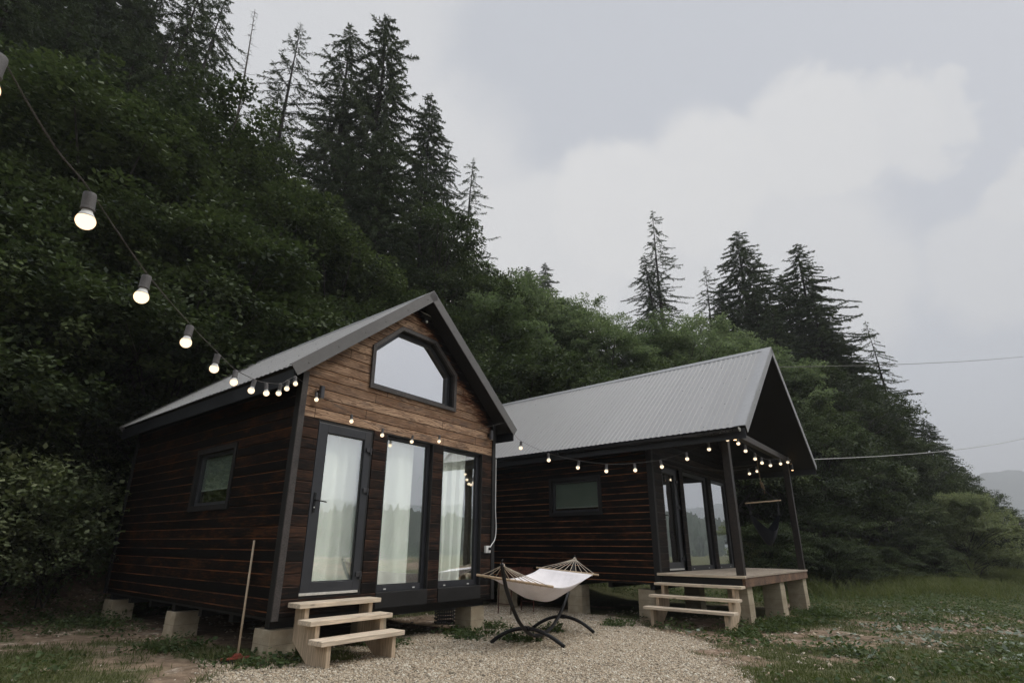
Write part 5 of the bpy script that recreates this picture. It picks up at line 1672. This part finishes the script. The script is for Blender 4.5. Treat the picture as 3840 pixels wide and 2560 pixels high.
def wright(x, y):
    g_ = masks(x, y)[0]
    return (1 - g_) * in_view(x, y) * off_house(x, y) * np.maximum(sst(.42, .62, fbm(x, y, .8, 71)), sst(13, 18, y) * .9) * np.clip(11.0 / np.hypot(x, y), 0, 1) ** .7 * (toe_dist(x, y) < 0)
weeds('ground_cover', 11000, 36, 2, 30, 4.5, 34, wright, .055, .22, .17, M['weed'], 'low leafy weeds scattered over the right side of the yard', 53)
def wleft(x, y):
    d = toe_dist(x, y)
    return in_view(x, y) * off_house(x, y) * (.10 + .9 * sst(-3.8, -1.2, d)) * sst(.30, .52, fbm(x, y, .9, 73)) * (x < -4.2) * (d < 1.5)
weeds('bank_weeds', 1500, 60, -14, -4, 4.5, 13, wleft, .05, .24, .22, M['weed'], 'mixed low weeds on the earth bank left of the near cabin', 54)
def wedge(x, y):
    s_ = np.zeros(np.shape(x))
    for p_ in ((WA(.1, .0, 0), .55), (WA(-.25, .35, 0), .45), (WA(1.7, .05, 0), .5), (WA(3.4, .0, 0), .6), (WA(3.1, -.35, 0), .5), (WA(4.1, .1, 0), .45), (HP(1.75, -.2, 0), .3), (HP(.55, -.3, 0), .3), (WB(.2, -1.9, 0), .7), (WB(-.9, -1.7, 0), .45), (WB(1.6, -1.9, 0), .7), (WB(-1.2, .4, 0), .4),
               (WB(3.4, -2.0, 0), .8), (WB(5.0, -1.9, 0), .6), (WA(-.4, 1.6, 0), .4)):
        q, rr_ = p_
        s_ = np.maximum(s_, sst(rr_, rr_ * .3, np.hypot(x - q.x, y - q.y)))
    return s_ * .5
weeds('tuft_weeds', 20000, 26, -6, 8, 5, 16, wedge, .05, .10, .12, M['weed'], 'small green tufts around the concrete piers and steps', 55, .4)
x, y, r = pick(160000, -6, 8, 5, 16, lambda x, y: wedge(x, y) * .9, 56)
blades('tuft_grass', x, y, r, .05, .16, .006, .8, 'grass tufts around the concrete piers and the gravel edge', M['grass'])
# big grey-green leaves lying over the bank on the right
SPOTS = np.array([(10.79, 13.41), (10.49, 12.92), (9.64, 12.85), (6.76, 10.47), (6.92, 9.92), (6.49, 8.95), (8.6, 9.4), (6.49, 7.54), (4.7, 7.75), (8.0, 11.5), (9.3, 11.0), (5.6, 8.6), (7.6, 8.3), (12.0, 14.5)])
def wbig(x, y):
    d = np.min(np.hypot(x[:, None] - SPOTS[None, :, 0], y[:, None] - SPOTS[None, :, 1]), 1)
    return sst(.8, .15, d) * .55 + .012 * (x > 3.2)
weeds('butterbur_leaves', 4200, 5, 3, 14, 5.5, 16, wbig, .085, .13, .07, M['grey_leaf'], 'broad grey-green leaves lying over the earth on the right', 57, .75)

# pebbles and stones
def stones(name, x, y, r, s0, s1, mat, label, sink=.35):
    n = len(x)
    s_ = r.uniform(s0, s1, n) * (1 + .8 * (r.uniform(0, 1, n) > .93))
    o_ = np.array([(1, 0, 0), (0, 1, 0), (-1, 0, 0), (0, -1, 0), (0, 0, 1), (0, 0, -1)], float)
    f_ = np.array([(0, 1, 4), (1, 2, 4), (2, 3, 4), (3, 0, 4), (1, 0, 5), (2, 1, 5), (3, 2, 5), (0, 3, 5)])
    a = r.uniform(0, 6.28, n); ca, sa = np.cos(a), np.sin(a)
    sc_ = np.stack([r.uniform(.8, 1.5, n), r.uniform(.6, 1.1, n), r.uniform(.4, .75, n)], 1) * s_[:, None]
    v = o_[None] * sc_[:, None, :] * r.uniform(.8, 1.2, (n, 6, 1))
    v = np.stack([v[..., 0] * ca[:, None] - v[..., 1] * sa[:, None], v[..., 0] * sa[:, None] + v[..., 1] * ca[:, None], v[..., 2] + v[..., 0] * r.uniform(-.3, .3, (n, 1))], -1)
    base = np.stack([x, y, gz(x, y) + s_ * (.5 - sink)], 1)
    v = (v + base[:, None, :]).reshape(-1, 3)
    f = (f_[None] + (np.arange(n) * 6)[:, None, None]).reshape(-1, 3)
    tone = np.repeat(r.uniform(0, 1, n), 8)
    tag(np_mesh(name, v, f, mat, None, tone, smooth=False), label, None, None, 'stuff')
m, nt, o = material('pebble')
at = nd(nt, 'ShaderNodeAttribute', attribute_name='tone').outputs['Fac']
rp = nd(nt, 'ShaderNodeValToRGB', {0: at})
el = rp.color_ramp.elements
el[0].position, el[0].color = 0, (.15, .13, .10, 1)
el[1].position, el[1].color = 1, (.62, .575, .48, 1)
for pz, cc in ((.18, (.26, .205, .14, 1)), (.4, (.42, .345, .25, 1)), (.55, (.45, .385, .295, 1)), (.72, (.39, .30, .20, 1)), (.85, (.52, .46, .36, 1))):
    e_ = el.new(pz); e_.color = cc
finish(nt, o, rp.outputs[0], .8, noise(nt, nd(nt, 'ShaderNodeNewGeometry').outputs['Position'], 120.0, 3).outputs['Fac'], .2, .004, Specular_IOR_Level=.3)
M['pebble'] = m
x, y, r = pick(430000, -3.6, 4.0, 4.6, 15.0, lambda x, y: masks(x, y)[0] * in_view(x, y, .6) * np.clip(8.5 / np.hypot(x, y), 0, 1), 61)
stones('gravel', x, y, r, .006, .0145, M['pebble'], 'loose tan and grey pebbles covering the yard')
x, y, r = pick(13000, -9, 12, 4.6, 13.0, lambda x, y: (1 - masks(x, y)[0]) * in_view(x, y, .6) * sst(.45, .62, fbm(x, y, 1.3, 81)), 62)
stones('scattered_stones', x, y, r, .008, .026, M['pebble'], 'pale stones scattered over the bare earth')
x, y, r = pick(300, 2.5, 9, 5.0, 11.0, lambda x, y: (1 - masks(x, y)[0]) * in_view(x, y, .6) * sst(.42, .55, fbm(x, y, .9, 91)), 63)
stones('larger_stones', x, y, r, .02, .05, M['pebble'], 'fist-sized pale stones on the right side of the yard')

# ------------------------------------------------------------------ far land
def ridge_mesh(name, az0, az1, R0, R1, top, base, mat, label, seed, n=260, rows=14, spike=0.0):
    az = np.linspace(RD(az0), RD(az1), n)
    tt = np.linspace(0, 1, rows)
    A_, T_ = np.meshgrid(az, tt)
    Rr = R0 + (R1 - R0) * T_
    hp = top(A_)
    prof = np.where(T_ < .85, (T_ / .85) ** 1.15, 1 - (T_ - .85) / .15 * .5)
    Z_ = base + hp * prof
    X_, Y_ = np.sin(A_) * Rr, np.cos(A_) * Rr
    Z_ = Z_ + (fbm(X_, Y_, .02, seed) - .5) * hp * .35 * np.sin(np.clip(T_, 0, 1) * 3.14)
    if spike:
        rs = np.random.default_rng(seed)
        Z_ = Z_ + spike * rs.uniform(0, 1, Z_.shape) ** 2 * (T_ > .15)
    ix = np.arange(rows * n).reshape(rows, n)
    f = np.stack([ix[:-1, :-1], ix[1:, :-1], ix[1:, 1:], ix[:-1, 1:]], -1).reshape(-1, 4)
    return tag(np_mesh(name, np.stack([X_, Y_, Z_], -1).reshape(-1, 3), f, mat, smooth=not spike), label, None, None, 'structure')
M['far_wood'] = simple('far_wooded_slope', (.030, .045, .024), .95, .35, .06, .0)
M['far_mountain'] = simple('far_mountain_wood', (.040, .060, .045), .95, .25, .01, .0)
ridge_mesh('mountain', 18, 100, 1300, 1900, lambda a: 135 + 60 * np.exp(-((a - RD(43.5)) / RD(3.2)) ** 2) + 12 * np.sin(a * 9) + 5 * np.sin(a * 31 + 1) + 3 * np.sin(a * 77), -6, M['far_mountain'], 'pale wooded mountain across the valley', 5, n=420)
ridge_mesh('hills', 56, 300, 170, 300, lambda a: 19 + 5 * np.sin(a * 5 + 1) + 3 * np.sin(a * 13), -4, M['far_wood'], 'wooded hills behind the viewer', 6, n=1500, rows=12, spike=4.5)

# ------------------------------------------------------------------ valley haze
mb = MB(); mb.box(-2300, 2300, -2300, 2300, -9, 250)
m, nt, o = material('valley_haze')
vp = nd(nt, 'ShaderNodeVolumePrincipled', {'Color': (.91, .93, .96, 1), 'Density': .0008, 'Anisotropy': 0.0})
nt.links.new(vp.outputs[0], o.inputs['Volume'])
tag(mb.build('haze', m, None), 'thin pale haze filling the valley', None, None, 'stuff')

# a house and a pole far off in the valley, just showing at the right edge
hx, hy = 77.0, 80.0
root = thing('village_house', 'tiny distant house with a dull red roof at the photo\'s right edge', 'house', (hx, hy, g1(hx, hy) - .1), .9)
M['plaster'] = simple('pale_plaster', (.42, .40, .37), .9, .1, 1, .1)
M['red_roof'] = simple('dull_red_tiles', (.19, .10, .085), .85, .2, 2, .2)
mb = MB(); mb.box(-3.5, 3.5, -3, 3, 0, 3.2); mb.prism([(-3.0, 3.2), (3.0, 3.2), (0, 5.3)], lambda a, b, d: (d, a, b), -3.5, 3.5); mb.build('wall', M['plaster'], root)
for sg in (-1, 1):
    mb = MB(); mb.prism([(sg * 3.5, 2.9), (0, 5.36), (0, 5.52), (sg * 3.6, 3.05)], lambda a, b, d: (d, a, b), -3.9, 3.9); mb.build('roof', M['red_roof'], root)
for q in (-2, 0, 2):
    mb = MB(); mb.box(q - .5, q + .5, -3.04, -2.98, 1.0, 2.3); mb.build('window', M['anthracite'], root)
pa_ = (58.0, 60.5)
z_ = g1(*pa_)
root = thing('utility_pole', 'pale forked utility pole standing by the distant village', 'pole', (pa_[0], pa_[1], z_), .8)
for sg in (-1, 1):
    mb = MB(); mb.tube([(sg * .75, 0, -.1), (sg * .08, 0, 4.6)], .11, 8); mb.build('pole_leg', M['concrete'], root)
mb = MB(); mb.box(-.9, .9, -.06, .06, 4.3, 4.42); mb.build('crossarm', M['concrete'], root)
